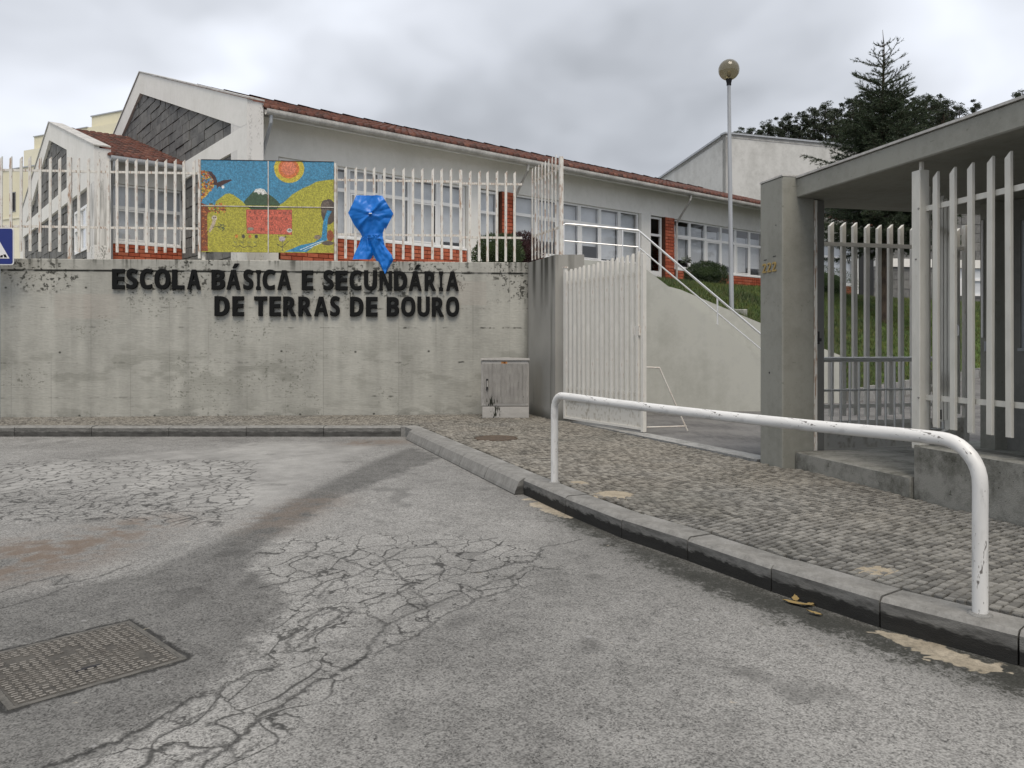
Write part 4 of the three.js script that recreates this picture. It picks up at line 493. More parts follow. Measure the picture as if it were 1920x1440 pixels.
// ---------- entrance with canopy ----------
const ENT = [3.39, 9.3, 0.2370, -0.9715];
{
  const p = frame(thing('gate_pillar', 'square concrete gate pillar carrying brass house numbers', 'pillar'), ...ENT);
  obj('shaft', uvm(cbx(-0.47, 0.016, -0.3, 3.46, -0.24, 0.19, 0.012)), M.canopy, p);
  obj('cap', uvm(bx(-0.475, 0.02, 3.462, 3.482, -0.245, 0.195)), M.zinc, p);
  const brass = std({ color: lin(0.45, 0.33, 0.13), metalness: 0.6, roughness: 0.45 });
  for (let k = 0; k < 3; k++) { const g = new TextGeometry('2', { font, size: 0.115, depth: 0.012, curveSegments: 6 }); g.computeBoundingBox(); g.translate(-0.40 + k * 0.108 - g.boundingBox.min.x, 2.345, 0.192); obj('numeral', g, brass, p); }
  obj('rusty_fixing', [0, 1].map((k) => bx(-0.38 + k * 0.2, -0.32 + k * 0.2, 2.50 + k * 0.025, 2.508 + k * 0.025, 0.19, 0.194)), M.dark, p);
  obj('bracket', bx(-0.51, -0.471, 3.33, 3.40, 0.1, 0.15), M.darkSteel, p);
  obj('plug_hole', [new THREE.CylinderGeometry(0.012, 0.012, 0.004, 10).rotateX(Math.PI / 2).translate(-0.26, 1.12, 0.192), new THREE.CylinderGeometry(0.007, 0.007, 0.004, 8).rotateX(Math.PI / 2).translate(-0.12, 2.9, 0.192)], M.dark, p);
  const hp = frame(thing('gate_post', 'slim steel gate post fixed beside the concrete pillar', 'post'), ...ENT); obj('white_tube', uvm(bx(-0.05, 0.0, 0.02, 3.2, -0.292, -0.245)), M.paintPost, hp); obj('dark_channel', uvm(bx(-0.11, -0.02, 0.02, 3.2, -0.40, -0.293)), M.darkSteel, hp); obj('latch', [bx(-0.03, 0.012, 1.47, 1.62, -0.315, -0.293), bx(0.0, 0.03, 1.5, 1.54, -0.33, -0.30)], M.dark, hp);

  const c = frame(thing('canopy', 'flat concrete entrance canopy with a deep plain fascia', 'canopy'), ...ENT);
  obj('slab', uvm(cbx(-0.5, 7.5, 3.215, 3.44, -5.6, 0.0, 0.012)), M.canopy, c);
  obj('drip_edge', [uvm(bx(0.02, 7.5, 3.442, 3.466, -0.09, 0.018)), uvm(bx(-0.52, -0.42, 3.442, 3.466, -5.6, -0.25))], M.zinc, c);

  const pl = frame(thing('fence_plinth', 'low stained concrete plinth under the entrance fence', 'wall'), ...ENT); obj('plinth_body', uvm(cbx(1.9, 7.4, -0.3, 0.5, -0.26, 0.0, 0.012)), M.plinth, pl);
  const st = structure(frame(new THREE.Group(), ...ENT)); st.name = numbered('entrance_step'); scene.add(st); obj('platform', uvm(cbx(0.03, 1.895, -0.3, 0.19, -2.3, 0.03, 0.012)), M.plinth, st); obj('inner_floor', uvm(bx(-0.35, 6.8, -0.3, 0.182, -5.6, -2.305)), M.concrete, st); obj('inner_floor', uvm(bx(1.9, 6.8, -0.3, 0.183, -2.3, -0.27)), M.concrete, st); obj('lower_tread', uvm(cbx(-0.5, 0.025, -0.3, 0.07, -2.3, -0.42, 0.01)), M.concrete, st);

  const f = frame(thing('entrance_fence', 'tall white slat fence on the low entrance plinth', 'fence'), ...ENT);
  obj('post', uvm(cbx(1.83, 1.94, 0.46, 3.13, -0.15, -0.04, 0.006)), M.paintGrey, f); obj('hanger', uvm(bx(1.885, 1.915, 3.13, 3.214, -0.11, -0.08)), M.paintGrey, f);
  for (let k = 0; k < 14; k++) { const o = obj('slat', slatG(2.39, 0.058, 0.026, k % 3, 0.003, 0.05), M.paintGrey, f); o.position.set(2.10 + k * 0.2 + (hsh(k, 60) - 0.5) * 0.008, 0.68 + 0.012 * (hsh(k, 61) - 0.5), -0.085); o.rotation.z = (hsh(k, 62) - 0.5) * 0.008; }
  for (const y of [2.735, 0.93]) obj('rail', uvm(bx(1.94, 5.2, y, y + 0.05, -0.135, -0.109)), M.paintGrey, f);
  for (const [x, y] of [[1.925, 2.76], [1.925, 0.955], [1.89, 2.28]]) obj('bolt', new THREE.SphereGeometry(0.011, 8, 6).translate(x, y, -0.04), M.darkSteel, f);

  const pg = thing('pedestrian_gate', 'narrow slatted pedestrian gate standing open behind the fence post', 'gate'); const dx = 0.75, dd = 0.95, l = Math.hypot(dx, dd); frame(pg, 3.99, 7.5, dx / l, dd / l);
  obj('stile', uvm(bx(0.0, 0.045, 0.5, 2.98, -0.03, 0.03)), M.paintGrey, pg); obj('stile', uvm(bx(l - 0.05, l, 0.5, 2.98, -0.03, 0.03)), M.paintGrey, pg);
  for (const y of [2.62, 1.0, 0.5]) obj('rail', uvm(bx(0.046, l - 0.051, y, y + 0.05, -0.028, 0.02)), M.paintGrey, pg);
  for (let k = 0; k < 5; k++) { const o = obj('slat', slatG(2.3, 0.05, 0.03, k % 3), M.paintGrey, pg); o.position.set(0.18 + k * 0.2, 0.68, 0.038); }
  obj('lock_case', cbx(l - 0.13, l + 0.012, 1.55, 1.78, -0.045, 0.045, 0.006), M.dark, pg); obj('handle', tube([[l - 0.05, 1.73, 0.05], [l - 0.07, 1.66, 0.1], [l - 0.07, 1.56, 0.1], [l - 0.05, 1.5, 0.05]], 0.012), M.steel, pg); obj('mid_plate', uvm(bx(0.3, l, 1.06, 1.2, -0.035, -0.029)), M.paintGrey, pg);
  const pad = thing('padlock', 'small dark padlock hanging inside the entrance fence', 'padlock'); frame(pad, 3.99, 7.28, 1, 0); obj('case', cbx(-0.025, 0.025, 0.76, 0.85, -0.012, 0.012, 0.006), M.dark, pad); obj('shackle', new THREE.TorusGeometry(0.018, 0.005, 6, 14, Math.PI).translate(0, 0.85, 0), M.steel, pad);

  const r = frame(thing('steel_barrier', 'low stainless steel barrier with upright bars across the entrance', 'railing'), ...ENT);
  obj('top_rail', rod([-0.58, 1.27, -0.42], [-0.58, 1.27, -2.64], 0.033, 16), M.steel, r); obj('middle_rail', rod([-0.58, 0.87, -0.42], [-0.58, 0.87, -2.64], 0.015, 10), M.steel, r); obj('bottom_rail', rod([-0.58, 0.33, -0.42], [-0.58, 0.33, -2.64], 0.014, 10), M.steel, r);
  const bar = rod([0, 0.33, 0], [0, 1.25, 0], 0.017, 12); for (let k = 0; k < 16; k++) { const o = obj('bar', bar, M.steel, r); o.position.set(-0.58, 0, -0.5 - k * 0.136); }
  for (const z of [-0.44, -2.62]) obj('standard', rod([-0.58, 0.0, z], [-0.58, 1.27, z], 0.02, 12), M.steel, r);

  const cab = frame(thing('gatehouse', 'grey gatehouse with a dark window under the canopy', 'kiosk'), ...ENT);
  const cm = std({ map: mottled([0.24, 0.24, 0.225], [0.17, 0.17, 0.16], 0.6, 0.1, 2, 82) });
  obj('wall', [bx(0.25, 0.60, 0.17, 3.21, -2.85, -2.64), bx(0.60, 5.6, 0.17, 1.42, -2.85, -2.642), bx(0.60, 5.6, 2.95, 3.21, -2.85, -2.642), bx(2.6, 2.75, 1.42, 2.95, -2.85, -2.643), bx(4.7, 5.6, 1.42, 2.95, -2.85, -2.643), bx(0.25, 0.45, 0.17, 3.21, -5.5, -2.852), bx(5.4, 5.6, 0.17, 3.21, -5.5, -2.852), bx(0.45, 5.4, 0.17, 3.21, -5.5, -5.3)].map((g) => uvm(g)), cm, cab);
  for (const [a, b] of [[0.60, 2.6], [2.75, 4.7]]) { const w = obj('window', [bx(a, b, 1.42, 1.47, -2.70, -2.66), bx(a, b, 2.90, 2.95, -2.70, -2.66), bx(a, a + 0.05, 1.47, 2.9, -2.70, -2.66), bx(b - 0.05, b, 1.47, 2.9, -2.70, -2.66)], M.galv, cab); obj('pane', bx(a + 0.05, b - 0.05, 1.47, 2.9, -2.684, -2.680), M.glass, w); obj('sill', bx(a, b, 1.385, 1.419, -2.72, -2.60), M.galv, w); }
  obj('corner_pilaster', uvm(bx(0.20, 0.42, 0.17, 3.21, -2.66, -2.46)), M.canopy, cab);
  obj('conduit', rod([0.25, 1.55, -2.44], [0.25, 3.0, -2.44], 0.013, 8), M.pvc, cab); obj('switch_box', [cbx(0.30, 0.40, 1.38, 1.50, -2.459, -2.41, 0.005), bx(0.335, 0.365, 1.42, 1.46, -2.41, -2.403)], M.galv, cab);
}
// ---------- yard, stairs, bank ----------
const asph = std({ map: mottled([0.155, 0.152, 0.148], [0.085, 0.083, 0.082], 0.85, 0.3, 1.9, 84), bumpMap: grit, bumpScale: 0.003, roughness: 0.7 });
structure(obj('yard', sheet([[1.41, 14.95], [3.36, 9.95], [3.3, 9.72], [3.45, 9.3], [5.3, 2], [40, 2], [40, 20.2], [1.41, 20.2]], 0.0), asph));
{
  const g = new THREE.PlaneGeometry(34, 16, 34, 16), p = g.attributes.position; for (let i = 0; i < p.count; i++) { const X = p.getX(i) + 25, d = p.getY(i) + 28.2; p.setXYZ(i, X, 0.002 + 0.062 * Math.max(0, X - 8.5) * sst(d, 20.2, 25), -d); } g.computeVertexNormals(); structure(obj('yard_ramp', uvm(g), asph));
}
// raised terrace behind the wall
structure(obj('terrace', uvm(plan([[-40, 14.2], [-16, 15.7], [0.2, 16.9], [0.4, 17.19], [1.6, 17.46], [2.9, 17.46], [2.9, 60], [-60, 60]], -0.5, 3.12)), M.concrete));
const grassLow = [[2.6, 19.86, 3.12], [4.24, 19.86, 2.78], [5.96, 19.86, 2.06], [7.45, 19.86, 1.46], [8.28, 19.86, 1.12], [8.62, 20.2, 0.3], [11, 22.1, 0.42], [15.85, 26, 0.72], [22, 31, 1.1], [34, 40, 1.7]];
const grassHigh = [[2.0, 23.5], [4.75, 25.8], [7.1, 27.7], [9.4, 29.5], [10.5, 30.4], [11.8, 31.4], [14.1, 33.3], [16.4, 35.2], [24, 39], [40, 47]];
function bank(s, t) { const k = Math.min(grassLow.length - 2, Math.floor(s)), f = s - k, a = grassLow[k], b = grassLow[k + 1], c = grassHigh[k], e = grassHigh[k + 1]; const X0 = mix(a[0], b[0], f), d0 = mix(a[1], b[1], f), X1 = mix(c[0], e[0], f), d1 = mix(c[1], e[1], f), X = mix(X0, X1, t), d = mix(d0, d1, t); return [X, mix(mix(a[2], b[2], f), 3.47, Math.sin(Math.min(1, t * 1.06) * 1.5708)) + 0.10 * (fbm(X * 0.8, d * 0.8, 3) - 0.5) * Math.sin(t * 3.14), d]; }
{
  const NS = 90, NT = 26, pos = [], idx = [], uv = []; for (let i = 0; i <= NS; i++) for (let j = 0; j <= NT; j++) { const [X, y, d] = bank(i / NS * 9 * 0.9999, j / NT); pos.push(X, y, -d); uv.push(X, d); }
  for (let i = 0; i < NS; i++) for (let j = 0; j < NT; j++) { const a = i * (NT + 1) + j, b = a + NT + 1; idx.push(a, b, a + 1, a + 1, b, b + 1); }
  const g = new THREE.BufferGeometry(); g.setAttribute('position', new THREE.Float32BufferAttribute(pos, 3)); g.setAttribute('uv', new THREE.Float32BufferAttribute(uv, 2)); g.setIndex(idx); g.computeVertexNormals();
  structure(obj('grass_bank', g, std({ map: mottled([0.075, 0.115, 0.025], [0.035, 0.055, 0.015], 1, 0.2, 2.2, 86), roughness: 0.95 })));
  const tuft = []; const r = rng(41); for (let k = 0; k < 7; k++) { const a = r() * 6.28, l = 0.05 + r() * 0.05, w = 0.006, b = [Math.cos(a), Math.sin(a)], o = [(r() - 0.5) * 0.08, (r() - 0.5) * 0.08], lean = 0.35 + r() * 0.5; tuft.push([o[0] - b[1] * w, 0, o[1] + b[0] * w], [o[0] + b[1] * w, 0, o[1] - b[0] * w], [o[0] + b[0] * l * lean, l, o[1] + b[1] * l * lean]); }
  const tg = new THREE.BufferGeometry(); tg.setAttribute('position', new THREE.Float32BufferAttribute(tuft.flat(), 3)); tg.computeVertexNormals();
  const N = 42000, im = new THREE.InstancedMesh(norm(tg), new THREE.MeshPhysicalMaterial({ color: 0xffffff, roughness: 0.9, transmission: 0.25, side: THREE.DoubleSide }), N), m = new THREE.Matrix4(), q = new THREE.Quaternion(), U = new V3(0, 1, 0);
  for (let k = 0; k < N; k++) { const [X, y, d] = bank(Math.pow(r(), 1.15) * 8.6, r()); const s = 0.8 + 1.1 * r(); m.compose(new V3(X, y - 0.01, -d), q.setFromAxisAngle(U, r() * 6.28), new V3(s, s * (0.7 + 0.8 * fbm(X, d, 2)), s)); im.setMatrixAt(k, m); const v = 0.6 + 0.8 * r(), yel = r() * r(); im.setColorAt(k, lin((0.06 + 0.09 * yel) * v * (0.6 + 0.8 * fbm(X * 0.7, d * 0.7, 2)), 0.115 * v * (0.6 + 0.8 * fbm(X * 0.7, d * 0.7, 2)), 0.025 * v)); }
  im.name = numbered('grass'); tag(shade(stuff(im)), 'short green grass on the bank below the school', 'grass'); scene.add(im);
}
{
  const k = thing('bank_kerb', 'low pale kerb along the foot of the grass bank', 'kerb'); for (let i = 5; i < 8; i++) { const a = grassLow[i], b = grassLow[i + 1], l = Math.hypot(b[0] - a[0], b[1] - a[1]), n = [(b[1] - a[1]) / l * 0.16, -(b[0] - a[0]) / l * 0.16]; const m = Math.round(l / 1.1); for (let j = 0; j < m; j++) { const P = (t, w) => [mix(a[0], b[0], t) + n[0] * w, mix(a[1], b[1], t) + n[1] * w], y = mix(a[2], b[2], (j + 0.5) / m); obj('kerb_block', uvm(plan([P(j / m + 0.004, 1), P((j + 1) / m - 0.004, 1), P((j + 1) / m - 0.004, 0), P(j / m + 0.004, 0)], -0.1, y + 0.02)), M.granite, k); } }
  const s = thing('staircase', 'outdoor concrete stairs between two sloping parapets', 'stairs'); for (let i = 0; i < 18; i++) obj('step', uvm(bx(2.95 + i * 0.215, 2.95 + (i + 1) * 0.215, -0.1, 3.12 - (i + 1) * 0.166, -19.58, -17.47)), M.concrete, s);
  const p = thing('stair_parapet', 'plain concrete stair parapet wall sloping steeply to the yard', 'wall'); obj('parapet_body', uvm(poly([[1.42, -0.2], [6.42, -0.2], [6.42, 0.47], [5.47, 1.2], [2.92, 3.17], [2.75, 3.26], [1.42, 3.36]], -17.45, -17.2)), M.stair, p);
  const q = thing('bank_parapet', 'gently sloping concrete parapet holding back the grass bank', 'wall'); obj('parapet_body', uvm(poly([[2.95, -0.2], [8.3, -0.2], [8.3, 1.19], [5.96, 2.14], [4.24, 2.86], [2.95, 3.2]], -19.83, -19.6)), M.stair, q);
  const h = thing('stair_handrail', 'double stainless steel handrail running down the stair parapet', 'handrail'); const z = -17.33;
  obj('upper_rail', tube([[1.15, 3.3, z], [1.15, 4.13, z], [1.2, 4.16, z], [2.81, 4.01, z], [5.5, 1.73, z], [6.3, 1.05, z]], 0.024, 0, 12), M.steel, h); obj('lower_rail', tube([[1.16, 3.78, z], [2.81, 3.64, z], [5.5, 1.40, z], [6.3, 0.74, z]], 0.017, 0, 12), M.steel, h);
  for (const [x, y0, y1] of [[2.46, 3.2, 4.03], [2.83, 3.1, 4.0], [4.57, 1.85, 2.5], [6.3, 0.4, 1.05]]) obj('baluster', rod([x, y0, z], [x, y1, z], 0.02, 10), M.steel, h);
}
// ---------- lamp post ----------
{
  const t = thing('lamp_post', 'tall grey lamp post with a single round smoky globe', 'street lamp'); t.position.set(5.78, 2.28, -20.5);
  obj('footing', uvm(cbx(-0.16, 0.36, -0.6, 0.12, -0.2, 0.2, 0.02)), M.concrete, t);
  obj('pole', [rod([0, 0.1, 0], [-0.07, 6.08, 0], 0.062, 16, 0.045), new THREE.CylinderGeometry(0.09, 0.09, 0.02, 16).translate(0, 0.13, 0)], M.galv, t);
  obj('collar', [new THREE.CylinderGeometry(0.085, 0.055, 0.13, 18).translate(-0.07, 6.12, 0), new THREE.CylinderGeometry(0.06, 0.06, 0.06, 18).translate(-0.07, 6.05, 0)], M.dark, t);
  obj('globe', new THREE.SphereGeometry(0.272, 40, 26).translate(-0.07, 6.43, 0), new THREE.MeshPhysicalMaterial({ color: lin(0.44, 0.40, 0.30), transmission: 0.9, thickness: 0, roughness: 0.07, ior: 1.5 }), t);
  obj('lamp_bulb', new THREE.SphereGeometry(0.055, 14, 10).scale(1, 1.6, 1).translate(-0.07, 6.32, 0), std({ color: lin(0.6, 0.6, 0.58) }), t);
}

// ---------- school building ----------
const clip = (P, a, b, c) => { const out = []; for (let i = 0; i < P.length; i++) { const p = P[i], q = P[(i + 1) % P.length], s = a * p[0] + b * p[1] - c, t = a * q[0] + b * q[1] - c; if (s <= 0) out.push(p); if ((s < 0 && t > 0) || (s > 0 && t < 0)) { const k = s / (s - t); out.push([mix(p[0], q[0], k), mix(p[1], q[1], k)]); } } return out; };
function clipConvex(P, C) { let area = 0; C.forEach((p, i) => { const q = C[(i + 1) % C.length]; area += p[0] * q[1] - q[0] * p[1]; }); const s = area > 0 ? 1 : -1; for (let i = 0; i < C.length && P.length > 2; i++) { const p = C[i], q = C[(i + 1) % C.length], a = s * (q[1] - p[1]), b = -s * (q[0] - p[0]); P = clip(P, a, b, a * p[0] + b * p[1]); } return P; }
// rough stone facing inside a convex outline given in (s, y); place() turns the slab into the wall's axes
function stoneFacing(outline, parent, place, seed, W = 0.92, H = 0.40) {
  const xs = outline.map((p) => p[0]), ys = outline.map((p) => p[1]), x0 = Math.min(...xs), x1 = Math.max(...xs), y0 = Math.min(...ys), y1 = Math.max(...ys); const r = rng(seed);
  for (let y = y0, j = 0; y < y1; y += H, j++) for (let x = x0 - r() * W; x < x1;) { const w = W * (0.7 + r() * 0.6), g = 0.011; const P = clipConvex([[x + g, y + g], [x + w - g, y + g], [x + w - g, y + H - g], [x + g, y + H - g]], outline); x += w; if (P.length < 3) continue; let a = 0; P.forEach((p, i) => { const q = P[(i + 1) % P.length]; a += p[0] * q[1] - q[0] * p[1]; }); if (Math.abs(a) < 0.03) continue; obj('stone', place(uvm(poly(P, 0, 0.035 + r() * 0.035), r() * 3, r() * 3)), M.stones[Math.floor(r() * 4)], parent); }
}
const tileG = (() => { const pos = [], idx = [], n = 6; for (let k = 0; k < 2; k++) for (let i = 0; i <= n; i++) { const a = Math.PI * i / n, rr = k ? 0.074 : 0.09; pos.push(Math.cos(a) * rr, Math.sin(a) * rr * 0.85 + (k ? 0.0 : 0.02), k ? -0.44 : 0); } for (let i = 0; i < n; i++) idx.push(i, i + 1, i + n + 1, i + 1, i + n + 2, i + n + 1); pos.push(0, 0.0, 0); const c = pos.length / 3 - 1; for (let i = 0; i < n; i++) idx.push(c, i + 1, i); const g = new THREE.BufferGeometry(); g.setAttribute('position', new THREE.Float32BufferAttribute(pos, 3)); g.setIndex(idx); return uvm((g.computeVertexNormals(), g.toNonIndexed())); })();
// tiled slope: local x along the eave, rising toward -z from (zE, yE) to (zR, yR)
function tiledSlope(parent, x0, x1, zE, yE, zR, yR, single, seed) {
  const L = Math.hypot(zE - zR, yR - yE), pitch = Math.atan2(yR - yE, zE - zR), rows = Math.floor(L / 0.38), cols = Math.floor((x1 - x0) / 0.215), r = rng(seed), rest = M.tiles.map(() => []); let count = 0;
  const under = bx(x0, x1, -0.06, 0.0, -L, 0); under.rotateX(pitch); under.translate(0, yE, zE); obj('roof', uvm(under), M.tiles[3], parent);
  for (let j = 0; j < rows; j++) for (let i = 0; i <= cols; i++) {
    const x = x0 + 0.09 + i * ((x1 - x0 - 0.18) / cols), k = Math.floor(r() * r() * 5), tl = j * 0.38, dz = (r() - 0.5) * 0.02, rot = (r() - 0.5) * 0.05, dy = r() * 0.012; const m = new THREE.Matrix4().makeTranslation(0, yE, zE).multiply(new THREE.Matrix4().makeRotationX(pitch)).multiply(new THREE.Matrix4().makeTranslation(x, dy, -tl + dz + 0.05)).multiply(new THREE.Matrix4().makeRotationY(rot));
    if (count++ < single) { const o = obj('roof_tile', tileG, M.tiles[k], parent); o.applyMatrix4(m); } else rest[k].push(tileG.clone().applyMatrix4(m));
  }
  rest.forEach((l, k) => l.length && stuff(obj('roof_tiles', l, M.tiles[k], parent)));
}
const brickG = [0.27, 0.13].map((w) => uvm(cbx(-w / 2, w / 2, -0.05, 0.05, -0.02, 0.02, 0.004)));
const SCH = [-5.88, 18.25, 0.779, 0.627];
let brickCount = 0; const looseBricks = M.bricks.map(() => []);
function brickPanel(parent, x0, x1, y0, y1, z, seed, single = true) {
  const r = rng(seed); obj('mortar_bed', bx(x0, x1, y0, y1, z - 0.15, z), M.mortar, parent); const H = 0.113, rows = Math.round((y1 - y0) / H), h = (y1 - y0) / rows;
  for (let j = 0; j < rows; j++) { let x = x0 + 0.004; while (x < x1 - 0.05) { const full = (j & 1) && x < x0 + 0.01 ? 0.135 : Math.min(0.275, x1 - x); const w = full - 0.012; const k = Math.floor(r() * 4), px = x + full / 2, py = y0 + (j + 0.5) * h, pz = z + 0.006 + r() * 0.008; const s = new V3(w / 0.27, (h - 0.014) / 0.1, 1); if (single && brickCount++ < 300) { const o = obj('brick', brickG[0], M.bricks[k], parent); o.position.set(px, py, pz); o.scale.copy(s); } else { const g = brickG[0].clone(); g.scale(s.x, s.y, s.z); g.translate(px, py, pz); looseBricks[k].push(g); } x += full; } }
}
function win(parent, x, y, w, h, split, z, blind, open, gap = 0) { // one casement column: frame with panes; split: height of the lower light
  const f = 0.055, bars = [bx(x, x + w, y, y + f, z - 0.03, z + 0.03), bx(x, x + w, y + h - f, y + h, z - 0.03, z + 0.03), bx(x, x + f, y + f, y + h - f, z - 0.03, z + 0.031), bx(x + w - f, x + w, y + f, y + h - f, z - 0.03, z + 0.031)]; if (split) bars.push(bx(x + f, x + w - f, y + split - f * 0.8, y + split + f * 0.8, z - 0.03, z + 0.03));
  if (open) { const a = x + f + 0.005, b = x + w - f - 0.005, c = y + f + 0.005, e = y + split - f - 0.005; bars.push(bx(a, b, c, c + 0.035, z + 0.031, z + 0.045), bx(a, b, e - 0.035, e, z + 0.031, z + 0.045), bx(a, a + 0.035, c + 0.036, e - 0.036, z + 0.031, z + 0.045), bx(b - 0.035, b, c + 0.036, e - 0.036, z + 0.031, z + 0.045)); }
  const o = obj('window', bars, M.pvc, parent); for (const [a, b] of split ? [[y + f, y + split - f * 0.8], [y + split + f * 0.8, y + h - f]] : [[y + f, y + h - f]]) obj('pane', bx(x + f, x + w - f, a, b, z - 0.004, z + 0.002), M.glass, o);
  if (blind > 0) obj('blind', uvm(bx(x + 0.015, x + w - 0.015, y + h - blind * h, y + h - 0.01 - gap, z - 0.155, z - 0.145)), M.blind, o);
}
{
  const t = frame(thing('school_building', 'long white school building with red brick base and tiled gable roof', 'building'), ...SCH);
  const W1 = 28, top = 6.9, SILL = 4.13, HEAD = 5.95, BASE = 3.0;
  // walls of the long side
  obj('wall', [bx(0.42, W1, HEAD + 0.001, top, -0.3, 0), bx(0.42, W1, BASE, 3.5, -0.3, -0.02), bx(-0.2, 0.42, BASE, 6.9, -0.42, 0.004)].map((g) => uvm(g)), M.render, t);
  obj('floor', bx(0.3, W1, 3.3, 3.46, -8, -0.31), M.room, t); obj('partition', bx(0.4, W1, 3.46, top, -7.1, -7), M.room, t); obj('ceiling', bx(0.4, W1, 6.4, 6.5, -8, -0.31), M.room, t);
  const bays = [[0.46, 5.9, 0.93, 1], [7.62, 13.12, 0.96, 0], [14.97, 20.5, 0.9, 1], [22.3, 27.7, 0.9, 0]], r = rng(12);
  bays.forEach(([a, b, bl, single], i) => {
    brickPanel(t, a, b, 3.5, SILL, -0.01, 20 + i, !!single); obj('sill', bx(a, b, SILL + 0.001, SILL + 0.05, -0.2, 0.03), M.pvc, t);
    for (let k = 0; k < 6; k++) { const w = (b - a) / 6; const v = r(); win(t, a + k * w + 0.004, SILL + 0.052, w - 0.008, HEAD - SILL - 0.055, 1.19, -0.1, i === 2 ? (v > 0.4 ? 0.92 : 0.7 + 0.4 * v) : i === 1 ? (v > 0.6 ? 0.72 : 0.93) : 0.9 + 0.07 * v, (k + i) % 2 === 0, i === 2 ? 0.14 + 0.22 * r() : 0.02 + 0.05 * r()); }
  });
  for (const [a, b] of [[5.92, 6.36], [13.15, 13.62], [20.53, 20.95]]) {
    obj('pillar', uvm(bx(a, b, BASE, HEAD, -0.3, 0.06)), M.render, t);
    const x0 = b + 0.01, x1 = b + 0.74, fr = obj('door', [bx(x0, x0 + 0.07, 3.48, 5.93, -0.17, -0.09), bx(x1 - 0.07, x1, 3.48, 5.93, -0.17, -0.09), bx(x0 + 0.07, x1 - 0.07, 5.86, 5.93, -0.17, -0.09), bx(x0 + 0.07, x1 - 0.07, 5.26, 5.34, -0.17, -0.09), bx(x0 + 0.07, x1 - 0.07, 3.48, 4.05, -0.17, -0.09)], M.pvc, t);
    obj('pane', bx(x0 + 0.07, x1 - 0.07, 4.05, 5.26, -0.132, -0.126), M.glass, fr); obj('pane', bx(x0 + 0.07, x1 - 0.07, 5.34, 5.86, -0.132, -0.126), M.glass, fr); obj('handle', bx(x0 + 0.015, x0 + 0.05, 4.45, 4.62, -0.09, -0.05), M.darkSteel, fr);
    if (a < 7) obj('blind', uvm(bx(x0 + 0.06, x1 - 0.06, 3.6, 5.9, -0.25, -0.24)), M.blind, fr);
    brickPanel(t, b + 0.78, b + 1.26, 3.5, HEAD, 0.03, 60 + Math.round(a), a < 15);
  }
  looseBricks.forEach((l, k) => l.length && stuff(obj('bricks', l, M.bricks[k], t)));
  obj('end_wall', [bx(27.75, 28, BASE, 6.9, -18.1, 0.003), poly([[27.75, 6.9], [28, 6.9], [28, 7], [27.75, 7]], -18.1, 0)].map((g) => uvm(g)), M.render, t);
  // eaves
  const RZ = -8.75, RY = 9.98, EZ = 0.66, EY = 6.84; obj('soffit', uvm(poly([[-0.3, 6.905], [EZ, 6.63], [EZ, 6.72], [-0.3, 7.05]], -W1, 0).rotateY(-Math.PI / 2).scale(1, 1, 1)).translate(0, 0, 0), M.render, t).rotation.set(0, 0, 0);
  tiledSlope(t, -0.22, W1 + 0.3, EZ, EY, RZ, RY, 262, 5);
  { const back = bx(-0.2, W1 + 0.3, -0.06, 0.02, 0, 9.9); back.rotateX(Math.atan2(RY - EY, 9.41)); back.translate(0, RY, RZ - 0.0); const g2 = back; g2.rotateY(0); const p = g2.attributes.position; for (let i = 0; i < p.count; i++) { const z = p.getZ(i); p.setZ(i, RZ - (z - RZ)); } obj('rear_slope', uvm(g2), M.tiles[3], t); }
  const ridge = new THREE.CylinderGeometry(0.13, 0.11, 0.46, 10, 1, false, 0, Math.PI).rotateZ(Math.PI / 2).rotateX(-Math.PI / 2 * 0); for (let k = 0; k < 64; k++) { const o = obj('ridge_tile', ridge, M.tiles[k % 3], t); o.position.set(0.1 + k * 0.44, RY + 0.02 + 0.012 * Math.sin(k * 3), RZ); o.rotation.x = -Math.PI / 2; }
  // gutter with brackets, downpipes
  const gut = []; { const s = new THREE.Shape(); s.moveTo(-0.07, 0.05); for (let i = 0; i <= 8; i++) { const a = Math.PI + Math.PI * i / 8; s.lineTo(Math.cos(a) * 0.07, Math.sin(a) * 0.07); } s.lineTo(0.07, 0.05); s.lineTo(0.078, 0.05); for (let i = 8; i >= 0; i--) { const a = Math.PI + Math.PI * i / 8; s.lineTo(Math.cos(a) * 0.078, Math.sin(a) * 0.078); } s.lineTo(-0.078, 0.05); gut.push(new THREE.ExtrudeGeometry(s, { depth: W1 + 0.2, bevelEnabled: false }).rotateY(Math.PI / 2).translate(-0.18, 6.74, EZ + 0.09)); }
  obj('gutter', gut, M.zinc, t);
  for (const x of [-0.05, 7.55, 14.92, 22.3]) obj('downpipe', [tube([[x, 6.68, EZ + 0.08], [x, 6.5, EZ + 0.06], [x, 5.78, 0.12], [x, 3.3, 0.12]], 0.04, 0, 12)], x < 1 ? M.galv : M.zinc, t);
  // gable end facing the street corner
  // gl: outline (s, y) in the plane of a gable end, s measured from the front edge into the building, thickness outward
  const turned = (g, ox, oz) => { g = g.clone().applyMatrix4(new THREE.Matrix4().set(0, 0, -1, ox, 0, 1, 0, 0, -1, 0, 0, oz, 0, 0, 0, 1)); for (let i = 0; i < g.attributes.position.count; i += 3) for (const at of ['position', 'normal', 'uv']) { const A = g.attributes[at], k = A.itemSize; for (let c = 0; c < k; c++) { const v = A.array[(i + 1) * k + c]; A.array[(i + 1) * k + c] = A.array[(i + 2) * k + c]; A.array[(i + 2) * k + c] = v; } } g.computeVertexNormals(); return g; };
  const GX = -0.47, GZ = 0.66, gl = (pts, a, b) => uvm(turned(poly(pts, a, b), GX, GZ)), place = (g) => turned(g, GX + 0.02, GZ);
